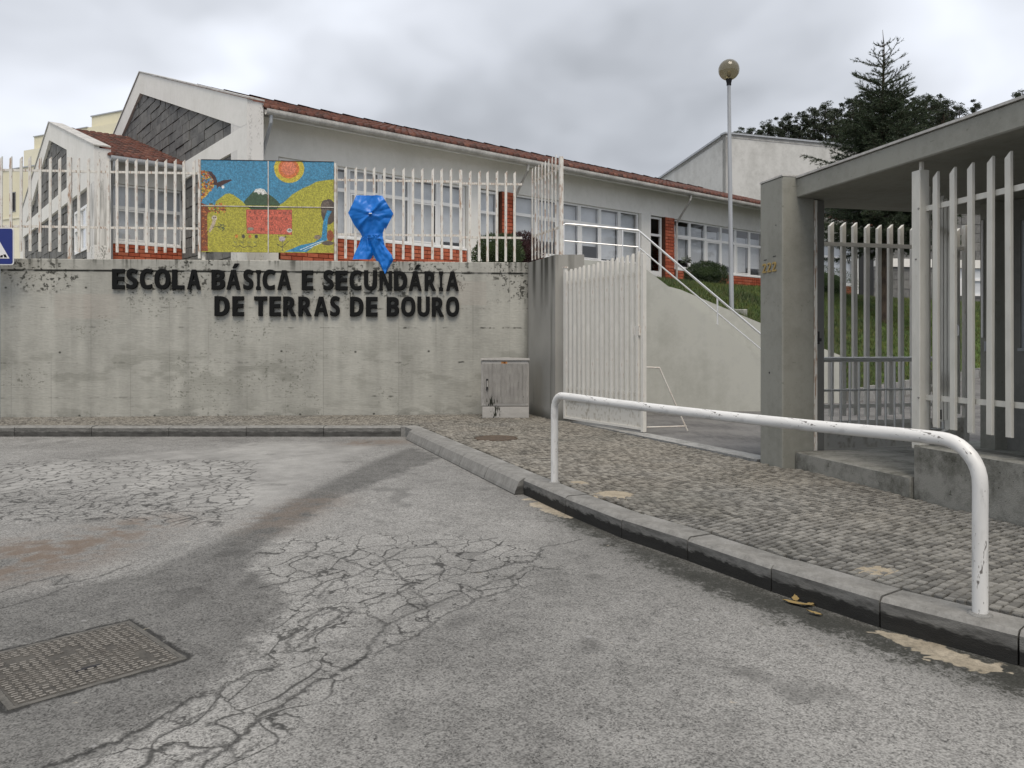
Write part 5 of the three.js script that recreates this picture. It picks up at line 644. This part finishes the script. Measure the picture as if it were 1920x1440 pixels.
  const SW = 18.8, apex = 9.41, rake = (s) => 6.96 + (s < apex ? s : SW - s) * 0.336;
  obj('gable_backing', gl([[0.02, BASE], [SW, BASE], [SW, 6.9], [apex, 9.98], [0.02, 6.84]], -0.25, -0.02), M.grout, t);
  obj('gable_frame', [gl([[0, 6.41], [0.38, 6.41], [apex, 9.46], [apex, rake(apex)], [0, rake(0)]], -0.02, 0.10), gl([[apex + 0.001, 9.46], [SW - 0.38, 6.41], [SW, 6.41], [SW, rake(SW)], [apex + 0.001, rake(apex)]], -0.02, 0.10), gl([[0, 5.95], [SW, 5.95], [SW, 6.409], [0, 6.409]], -0.02, 0.097), gl([[0, BASE], [0.62, BASE], [0.62, 5.949], [0, 5.949]], -0.02, 0.10), gl([[SW - 0.6, BASE], [SW, BASE], [SW, 5.949], [SW - 0.6, 5.949]], -0.02, 0.1)], M.render, t);
  obj('corner_fin', uvm(bx(GX - 0.096, -0.2, BASE, 6.93, -0.4, GZ + 0.006)), M.fin, t);
  obj('rake_capping', [gl([[-0.05, rake(0) + 0.001], [apex, rake(apex) + 0.01], [apex, rake(apex) + 0.045], [-0.05, rake(0) + 0.036]], -0.28, 0.13), gl([[apex, rake(apex) + 0.01], [SW + 0.05, rake(SW)], [SW + 0.05, rake(SW) + 0.036], [apex, rake(apex) + 0.045]], -0.28, 0.13)], M.zinc, t);
  stoneFacing([[0.42, 6.42], [SW - 0.42, 6.42], [apex, 9.44]], t, place, 71, 0.62, 0.27); stoneFacing([[0.63, 3.0], [5.2, 3.0], [5.2, 5.94], [0.63, 5.94]], t, place, 72, 0.62, 0.27);
  // lower wing in front of the gable
  const w = frame(thing('school_wing', 'smaller white school wing with stone-faced gable and tiled roof', 'building'), -10.874, 20.06, 0.779, 0.627), wl = 2.3, wt = 6.3;
  obj('wall', [bx(0.39, wl, 5.72, wt, -0.3, 0), bx(0.39, wl, BASE, 3.5, -0.3, -0.03), bx(0.39, 0.5, 3.5, 5.72, -0.3, 0.001)].map((g) => uvm(g)), M.render, w);
  obj('corner_fin', uvm(bx(0.004, 0.389, BASE, 6.46, -0.4, 0.505)), M.fin, w);
  obj('floor', bx(0.3, wl, 3.3, 3.46, -7, -0.31), M.room, w); obj('partition', bx(0.3, wl, 3.46, wt, -5, -4.9), M.room, w); obj('ceiling', bx(0.3, wl, 6.1, 6.2, -7, -0.31), M.room, w);
  brickPanel(w, 0.5, wl, 3.5, SILL, -0.01, 33, true); obj('sill', bx(0.5, wl, SILL + 0.001, SILL + 0.05, -0.2, 0.03), M.pvc, w); for (let k = 0; k < 2; k++) win(w, 0.5 + k * 0.9 + 0.004, SILL + 0.052, 0.892, 1.53, 0.92, -0.1, 0.97, k === 0);
  looseBricks.forEach((l, k) => { if (l.length) stuff(obj('bricks', l, M.bricks[k], w)); l.length = 0; });
  const WR = 8.5, WZ = -6.4; tiledSlope(w, 0.3, wl + 0.02, 0.5, 6.30, WZ, WR, 240, 15); { const g = bx(0.3, wl, -0.06, 0.0, -7, 0); g.rotateX(-Math.atan2(2.2, 6.9)); g.translate(0, WR, WZ); obj('rear_slope', uvm(g), M.tiles[3], w); }
  { const o = gut[0].clone(); o.translate(0.18, -6.74, -EZ - 0.09); o.scale(1.78 / (W1 + 0.2), 1, 1); o.translate(0.36, 6.24, 0.58); obj('gutter', o, M.galv, w); } obj('downpipe', tube([[0.46, 6.2, 0.57], [0.46, 6.05, 0.55], [0.48, 5.5, 0.1], [0.48, 3.1, 0.1]], 0.04, 0, 12), M.galv, w);
  const wg = (pts, a, b) => uvm(turned(poly(pts, a, b), 0.1, 0.5)), wplace = (g) => turned(g, 0.12, 0.5), SV = 13.8, wr = (s) => 6.5 + (s < 6.9 ? s : SV - s) * 0.307;
  obj('gable_backing', wg([[0.02, BASE], [SV, BASE], [SV, 6.4], [6.9, 8.5], [0.02, 6.4]], -0.2, -0.02), M.grout, w);
  obj('gable_frame', [wg([[0, 6.05], [3.8, 6.05], [3.8, 7.14], [6.9, 8.06], [6.9, wr(6.9)], [0, wr(0)]], -0.02, 0.1), wg([[6.901, 8.06], [12.2, 6.05], [SV, 6.05], [SV, wr(SV)], [6.901, wr(6.9)]], -0.02, 0.1), wg([[0, 5.6], [SV, 5.6], [SV, 6.049], [0, 6.049]], -0.02, 0.098), wg([[13.0, BASE], [SV, BASE], [SV, 5.599], [13.0, 5.599]], -0.02, 0.1)], M.render, w);
  obj('rake_capping', [wg([[-0.05, wr(0)], [6.9, wr(6.9) + 0.01], [6.9, wr(6.9) + 0.045], [-0.05, wr(0) + 0.035]], -0.28, 0.13), wg([[6.9, wr(6.9) + 0.01], [SV + 0.05, wr(SV)], [SV + 0.05, wr(SV) + 0.035], [6.9, wr(6.9) + 0.045]], -0.28, 0.13)], M.zinc, w);
  stoneFacing([[3.84, 6.06], [12.1, 6.06], [6.9, 8.04], [3.84, 7.1]], w, wplace, 73, 0.62, 0.27); stoneFacing([[2.85, 3.0], [12.95, 3.0], [12.95, 5.59], [2.85, 5.59]], w, wplace, 74, 0.7, 0.3); stoneFacing([[0.42, 3.0], [2.84, 3.0], [2.84, 3.98], [0.42, 3.98]], w, wplace, 75, 0.62, 0.27);
  obj('shutter_box', wg([[0.42, 5.2], [2.84, 5.2], [2.84, 5.59], [0.42, 5.59]], -0.02, 0.02), M.stones[3], w);
  const gw = obj('window', [[0.42, 4.0, 2.84, 4.07], [0.42, 5.12, 2.84, 5.19], [0.42, 4.62, 2.84, 4.69], [0.42, 4.07, 0.5, 5.12], [1.2, 4.07, 1.29, 5.12], [2.0, 4.07, 2.09, 5.12], [2.76, 4.07, 2.84, 5.12]].map(([a, b, c, e], i) => wg([[a, b], [c, b], [c, e], [a, e]], 0.0 + i * 0.001, 0.06 + i * 0.001)), M.pvc, w); obj('pane', wg([[0.48, 4.05], [2.78, 4.05], [2.78, 5.14], [0.48, 5.14]], 0.02, 0.026), M.glass, gw); obj('blind', wg([[0.48, 4.05], [2.78, 4.05], [2.78, 5.14], [0.48, 5.14]], -0.015, -0.01), M.blind, gw);
}
// ---------- other buildings ----------
function rectPart(name, parent, pts, z0, z1, m) { return obj(name, uvm(poly(pts, z0, z1)), m, parent); }
{
  const t = frame(thing('sports_hall', 'tall plain pale sports hall rising behind the school roof', 'building'), 15.1, 55, 0.95, 0.312); // local x right along the broad wall, -z into depth
  const side = poly([[0, 0], [24, 0], [24, 13.2], [0, 16.4]], -0.4, 0); const m = new THREE.Matrix4().makeRotationY(Math.PI / 2);
  obj('front_wall', uvm(bx(0, 30, 0, 16.4, -0.4, 0)), M.gym, t); obj('side_wall', uvm(side.applyMatrix4(m).translate(0.4, 0, 0)), M.gym, t); obj('roof', uvm(bx(0, 30, -0.2, 0, -24.5, 0).rotateX(-Math.atan2(3.2, 24)).translate(0, 16.36, 0)), M.zinc, t);
  obj('coping', [uvm(bx(-0.12, 30, 16.4, 16.52, -0.5, 0.12)), uvm(bx(-0.12, 0.5, -0.03, 0.12, -24.5, -0.5).rotateX(-Math.atan2(3.2, 24)).translate(0, 16.42, 0))], M.galv, t);
}
{
  const t = frame(thing('yellow_building', 'pale yellow block with stepped flat roofs behind the school', 'building'), -24.6, 50, 0.903, -0.43); // local x toward the right (nearer)
  const B = (n, a, b, y0, y1, z0, z1, m) => obj(n, uvm(bx(a, b, y0, y1, z0, z1)), m, t);
  B('wall', -30, 6, -0.2, 10.5, -12, 0, M.cream); B('upper_wall', -30, 6, 10.5, 13.9, -12, 0.02, M.yellow); B('penthouse', -11.6, 6, 13.9, 15.35, -9, -0.6, M.cream); B('penthouse_top', -10.9, 6, 15.35, 16.3, -9, -0.9, M.yellow); B('stair_tower', -5.2, 6, 16.3, 17.1, -8, -1.2, M.yellow);
  obj('parapet_capping', [bx(-30, 6, 13.9, 13.98, -12, 0.08), bx(-10.95, -5.2, 16.3, 16.36, -9, -0.84), bx(-5.26, 6, 17.1, 17.18, -8, -1.14)], M.galv, t); obj('string_course', bx(-30, 6, 10.42, 10.52, -0.2, 0.06), M.cream, t);
  for (let k = 0; k < 8; k++) { const x = -20 + k * 2.6; const f = obj('window', [bx(x, x + 0.07, 10.9, 12.3, -0.02, 0.05), bx(x + 0.63, x + 0.7, 10.9, 12.3, -0.02, 0.05), bx(x + 0.07, x + 0.63, 12.23, 12.3, -0.02, 0.05), bx(x + 0.07, x + 0.63, 10.9, 10.97, -0.02, 0.05)], M.darkSteel, t); obj('pane', bx(x + 0.07, x + 0.63, 10.97, 12.23, 0.022, 0.03), M.dark, f); }
}
{
  const t = frame(thing('stone_annex', 'grey stone-faced school annex beyond the dark spruce tree', 'building'), 20, 43, 0.985, 0.17);
  obj('backing', bx(0, 16, 1, 10, -6, -0.05), M.grout, t); stoneFacing([[0, 6.3], [16, 6.3], [16, 9.9], [0, 9.9]], t, (g) => g.clone().translate(0, 0, -0.05), 81, 1.1, 0.5); stoneFacing([[0, 2.6], [3.6, 2.6], [3.6, 5.8], [0, 5.8]], t, (g) => g.clone().translate(0, 0, -0.05), 82, 1.1, 0.5); stoneFacing([[7.1, 2.6], [16, 2.6], [16, 5.8], [7.1, 5.8]], t, (g) => g.clone().translate(0, 0, -0.05), 83, 1.1, 0.5); stoneFacing([[3.65, 2.6], [7.05, 2.6], [7.05, 4.2], [3.65, 4.2]], t, (g) => g.clone().translate(0, 0, -0.05), 84, 1.1, 0.5);
  obj('band', uvm(bx(0, 16, 5.82, 6.28, -0.05, 0.1)), M.render, t); const f = obj('window', [bx(3.65, 7.05, 4.25, 4.35, -0.04, 0.06), bx(3.65, 7.05, 5.1, 5.22, -0.04, 0.06), bx(3.65, 3.75, 4.35, 5.1, -0.04, 0.06), bx(5.3, 5.4, 4.35, 5.1, -0.04, 0.06), bx(6.95, 7.05, 4.35, 5.1, -0.04, 0.06)], M.pvc, t); obj('pane', bx(3.7, 7.0, 4.3, 5.8, -0.03, -0.02), M.blind, f);
}

// ---------- vegetation ----------
function triMesh(list) { const g = new THREE.BufferGeometry(); g.setAttribute('position', new THREE.Float32BufferAttribute(list, 3)); g.computeVertexNormals(); return norm(g); }
const leafMat = (r, g, b, tr = 0.3) => new THREE.MeshPhysicalMaterial({ color: lin(r, g, b), roughness: 0.9, transmission: tr, thickness: 0, side: THREE.DoubleSide });
const bark = std({ map: mottled([0.10, 0.075, 0.055], [0.045, 0.035, 0.028], 1, 0.3, 0.6, 90), bumpMap: soft, bumpScale: 0.02 });
function shrub(name, label, X, y, d, rx, ry, cols, seed, n = 9000) {
  const t = thing(name, label, 'bush'); t.position.set(X, y, -d); const r = rng(seed), by = cols.map(() => []);
  const stems = []; for (let k = 0; k < 6; k++) { const a = k * 1.05; stems.push(rod([Math.cos(a) * 0.03, -0.15, Math.sin(a) * 0.03], [Math.cos(a) * rx * 0.5, ry * 1.1, Math.sin(a) * rx * 0.5], 0.02, 5, 0.008)); } obj('stem', stems, bark, t);
  for (let k = 0; k < n; k++) { const a = r() * 6.283, z = r() * 2 - 1, q = Math.sqrt(1 - z * z), dx = Math.cos(a) * q, dz = Math.sin(a) * q; const lump = 0.86 + 0.28 * fbm(dx * 2.2 + seed, z * 2.2 + dz * 1.7, 3), rad = (0.72 + 0.3 * Math.pow(r(), 0.6)) * lump; const px = dx * rx * rad, py = ry + z * ry * rad, pz = dz * rx * rad; const l = 0.022 + 0.03 * r(), b = [dx + r() - 0.5, z + 0.25 + (r() - 0.5), dz + r() - 0.5], u = [r() - 0.5, r() - 0.5, r() - 0.5]; by[Math.floor(r() * cols.length)].push(px - u[0] * l * 0.55, py - u[1] * l * 0.55, pz - u[2] * l * 0.55, px + u[0] * l * 0.55, py + u[1] * l * 0.55, pz + u[2] * l * 0.55, px + b[0] * l, py + b[1] * l, pz + b[2] * l); }
  const core = new THREE.IcosahedronGeometry(1, 3), p = core.attributes.position; for (let i = 0; i < p.count; i++) { const k = 0.66 + 0.12 * fbm(p.getX(i) * 3 + 9, p.getY(i) * 3 + p.getZ(i) * 2, 2); p.setXYZ(i, p.getX(i) * rx * k, ry + p.getY(i) * ry * k, p.getZ(i) * rx * k); } core.computeVertexNormals(); obj('dark_core', core, std({ color: lin(cols[0][0] * 0.5, cols[0][1] * 0.5, cols[0][2] * 0.5) }), t);  // solid core added inside the leaves, in a darkened leaf colour
  by.forEach((l, i) => obj('foliage', triMesh(l), leafMat(...cols[i]), t));
}
shrub('round_shrub', 'clipped round dark green shrub on the lawn beside the lamp post', 6.45, 3.30, 25.9, 0.74, 0.46, [[0.035, 0.06, 0.018], [0.05, 0.085, 0.025], [0.02, 0.035, 0.012]], 3, 14000);
shrub('green_shrub', 'dense green shrub behind the fence corner', -0.30, 3.08, 17.75, 0.60, 0.45, [[0.045, 0.075, 0.02], [0.065, 0.11, 0.03], [0.025, 0.04, 0.014]], 4, 11000);
shrub('purple_shrub', 'purple-leaved shrub behind the fence corner', 0.20, 3.08, 18.5, 0.55, 0.52, [[0.055, 0.02, 0.022], [0.075, 0.03, 0.03], [0.03, 0.014, 0.016]], 5, 11000);
shrub('bank_shrub', 'loose light green shrub at the top of the bank under the spruce', 12.1, 2.9, 31.0, 1.5, 0.85, [[0.06, 0.10, 0.03], [0.09, 0.13, 0.04], [0.03, 0.05, 0.018]], 6, 12000);
{ // small potted-looking seedling beside the round shrub
  const t = thing('young_plant', 'single thin seedling standing behind the round shrub', 'plant'); t.position.set(5.95, 3.45, -26.6); obj('stem', rod([0, -0.2, 0], [0.02, 0.9, 0], 0.02, 6, 0.01), bark, t); const l = [], r = rng(8); for (let k = 0; k < 60; k++) { const a = r() * 6.28, q = 0.05 + 0.18 * r(), y = 0.82 + 0.22 * r(); l.push(0.02, y, 0, Math.cos(a) * q, y + 0.05 - q * 0.4, Math.sin(a) * q, Math.cos(a + 0.3) * q, y + 0.07 - q * 0.3, Math.sin(a + 0.3) * q); } obj('foliage', triMesh(l), leafMat(0.04, 0.065, 0.02), t);
}
{ // spruce
  const t = thing('spruce_tree', 'tall dark spruce tree with a thin bare leader shoot', 'tree'); t.position.set(12.85, 1.9, -27); const H = 10.5, r = rng(77), wood = [rod([0, -0.6, 0], [0.02, 4, 0], 0.17, 10, 0.12), rod([0.02, 4, 0], [0, 8, 0.02], 0.12, 8, 0.055), rod([0, 8, 0.02], [0.05, H - 0.6, 0], 0.055, 6, 0.02), rod([0.05, H - 0.6, 0], [0.0, H, 0], 0.02, 5, 0.006)], F = [[], [], []];
  const needles = (p, dir, len, dens) => { const n = Math.max(3, Math.round(len * dens)); for (let i = 0; i < n; i++) { const s = r(), b = p.clone().addScaledVector(dir, s * len), q = new V3(r() - 0.5, r() - 0.35, r() - 0.5).normalize().multiplyScalar(0.055 + 0.035 * r()).addScaledVector(dir, 0.05), side = new V3(r() - 0.5, r() - 0.5, r() - 0.5).normalize().multiplyScalar(0.011); F[Math.floor(r() * 3)].push(b.x - side.x, b.y - side.y, b.z - side.z, b.x + side.x, b.y + side.y, b.z + side.z, b.x + q.x, b.y + q.y, b.z + q.z); } };
  for (let y = 3.0; y < H - 0.55; y += (y > 8.2 ? 0.34 : 0.2)) {
    const f = (H - y) / (H - 3.0), n = y > 8.4 ? 6 : 9; const R = y > 9.3 ? 0.2 + (H - y) * 0.34 : y > 8 ? 0.72 + 0.3 * Math.sin(y * 9) + (9.3 - y) * 0.34 : Math.min(2.35, 1.05 + (8.0 - y) * 0.56);
    for (let k = 0; k < n; k++) {
      const a = k / n * 6.283 + y * 2.4 + r() * 0.7, L = R * (0.65 + 0.5 * r()) * (r() < 0.12 ? 1.22 : 1), rise = y > 7.6 ? 0.38 + 0.25 * r() : y > 5.5 ? 0.12 + 0.2 * r() : -0.15 + 0.2 * r();
      const o = new V3(0, y, 0), d1 = new V3(Math.cos(a), rise, Math.sin(a)).normalize(), mid = o.clone().addScaledVector(d1, L * 0.6), d2 = new V3(Math.cos(a), rise * 0.6 + 0.22, Math.sin(a)).normalize(), end = mid.clone().addScaledVector(d2, L * 0.4);
      wood.push(rod(o, mid, 0.012 + 0.012 * f, 4, 0.009), rod(mid, end, 0.009, 3, 0.004)); const dens = y > 8.9 ? 46 : y > 8 ? 80 : 100; needles(o.clone().addScaledVector(d1, L * 0.12), d1, L * 0.5, dens); needles(mid, d2, L * 0.36, dens);
      const m = Math.round(L * (y > 8.6 ? 3.5 : 9)); for (let j = 0; j < m; j++) { const s = 0.15 + 0.8 * (j + r()) / m, p = s < 0.6 ? o.clone().addScaledVector(d1, s * L) : mid.clone().addScaledVector(d2, (s - 0.6) * L), sg = j & 1 ? 1 : -1, ang = a + sg * (0.6 + 0.5 * r()), tw = new V3(Math.cos(ang), rise * 0.5 + (y < 7 ? -0.35 + 0.4 * r() : 0.1 + 0.3 * r()), Math.sin(ang)).normalize(), tl = (0.18 + 0.5 * (1 - s)) * Math.min(1, L * 0.65); wood.push(rod(p, p.clone().addScaledVector(tw, tl), 0.006, 3, 0.003)); needles(p, tw, tl, 105); if (y < 7.6) { const p2 = p.clone().addScaledVector(tw, tl * 0.5), t2 = new V3(tw.x + (r() - 0.5), tw.y - 0.5, tw.z + (r() - 0.5)).normalize(); needles(p2, t2, tl * 0.5, 105); } }
    }
  }
  obj('trunk', wood.map((g) => uvm(g)), bark, t); F.forEach((l, i) => obj('crown', triMesh(l), leafMat(...[[0.03, 0.052, 0.02], [0.042, 0.072, 0.027], [0.02, 0.034, 0.014]][i], 0.2), t));
}
{ // wooded hill behind
  const g = new THREE.PlaneGeometry(420, 200, 70, 34), p = g.attributes.position; const hy = (X, d) => { const c = 49 * Math.exp(-(((X - 105) / 95) ** 2)) * sst(d, 110, 185) * (1 - 0.25 * sst(d, 200, 300)); return -0.4 + c + 2.5 * (fbm(X * 0.03, d * 0.03, 3) - 0.5) * sst(d, 120, 180); };
  for (let i = 0; i < p.count; i++) { const X = p.getX(i) + 110, d = p.getY(i) + 205; p.setXYZ(i, X, hy(X, d), -d); } g.computeVertexNormals(); structure(obj('hill', uvm(g), std({ map: mottled([0.045, 0.06, 0.025], [0.025, 0.032, 0.015], 1, 0, 25, 92), roughness: 1 })));
  const kinds = []; for (let v = 0; v < 5; v++) {
    const r = rng(200 + v), wood = [rod([0, -2, 0], [0.15 * (r() - 0.5), 7.2, 0], 0.2, 6, 0.07)], F = [[], []];
    const clumps = []; for (let k = 0; k < 40; k++) { const y = 0.6 + 8.0 * Math.pow((k + r()) / 40, 0.9), R = 2.15 * Math.sqrt(Math.max(0.03, 1 - ((y - 4.0) / 5.0) ** 2)) * (0.2 + 0.9 * r()), a = r() * 6.28; const c = [Math.cos(a) * R, y + (r() - 0.5) * 0.8, Math.sin(a) * R, 0.4 + 0.55 * r()]; clumps.push(c); wood.push(rod([0, Math.max(1.5, y - 1.2), 0], [c[0], c[1], c[2]], 0.06, 4, 0.02)); }
    for (const [cx, cy, cz, R] of clumps) for (let k = 0; k < 110; k++) { const a = r() * 6.28, z = r() * 2 - 1, q = Math.sqrt(1 - z * z), R2 = R * Math.pow(r(), 0.35), b = [cx + Math.cos(a) * q * R2, cy + z * R2 * 0.62, cz + Math.sin(a) * q * R2], s = 0.2; for (let e = 0; e < 3; e++) F[k & 1].push(b[0] + (r() - 0.5) * s * 2, b[1] + (r() - 0.5) * s * 1.6, b[2] + (r() - 0.5) * s * 2); }
    kinds.push([uvm(norm(wood.map((w) => uvm(w)))), F.map(triMesh)]);
  }
  const lm = [leafMat(0.024, 0.036, 0.017, 0.15), leafMat(0.036, 0.05, 0.024, 0.15)];
  [[51.4, 50.9, 176, 0.85], [55.3, 52.2, 179, 0.9], [59.8, 54.3, 182, 1], [63.6, 55.9, 185, 1], [67.2, 58.0, 188, 1.1], [71.3, 59.3, 191, 1.1], [68.7, 56.0, 177, 1.15], [72.5, 57.9, 180, 1.2], [76.5, 58.4, 183, 1.1], [80.5, 60.8, 186, 1.2], [84.4, 62.4, 189, 1.25], [89.4, 62.3, 192, 1.15], [89.0, 58.5, 178, 1.2], [93.5, 59.7, 181, 1.15], [98.0, 61.4, 184, 1.2], [102.1, 61.9, 187, 1.2], [106.5, 62.2, 190, 1.1], [101.1, 56.4, 176, 1.0], [106.5, 58.1, 179, 0.9], [118.7, 61.5, 182, 1.1], [116.6, 57.6, 185, 0.9], [64.4, 54.0, 188, 0.9], [70.6, 55.9, 191, 1], [70.3, 52.7, 177, 1], [76.4, 54.0, 180, 1], [96.5, 57.0, 183, 1], [102.6, 57.2, 186, 1], [108.1, 56.6, 189, 0.9], [90.7, 58.4, 192, 1], [53.4, 50.5, 178, 0.8], [58.0, 52.5, 181, 0.9], [61.8, 53.9, 184, 1], [66.0, 55.2, 187, 1], [72.2, 57.8, 190, 1.1], [72.3, 54.7, 176, 1.1], [78.5, 56.9, 179, 1.1], [82.9, 57.3, 182, 1.1], [90.0, 59.5, 185, 1.1], [95.3, 59.7, 188, 1.1], [103.3, 61.1, 191, 1.1], [98.2, 56.2, 177, 1], [101.7, 56.1, 180, 1]].forEach(([X, top, d, s], i) => {
    const t = thing('pine_tree', 'dark rounded pine on the wooded hilltop', 'tree', 'pines on the hilltop'); const k = kinds[i % 5], h = 9.2 * s; t.position.set(X, top - h, -d); t.scale.setScalar(s); t.rotation.y = i * 1.7;
    const base = hy(X, d) - (top - h); obj('trunk', base < -1.2 ? norm([k[0], rod([0, base / s - 0.5, 0], [0, 0, 0], 0.24, 6)]) : k[0], bark, t); k[1].forEach((l, j) => obj('crown', l, lm[j], t));
  });
}
renderer.render(scene, camera);
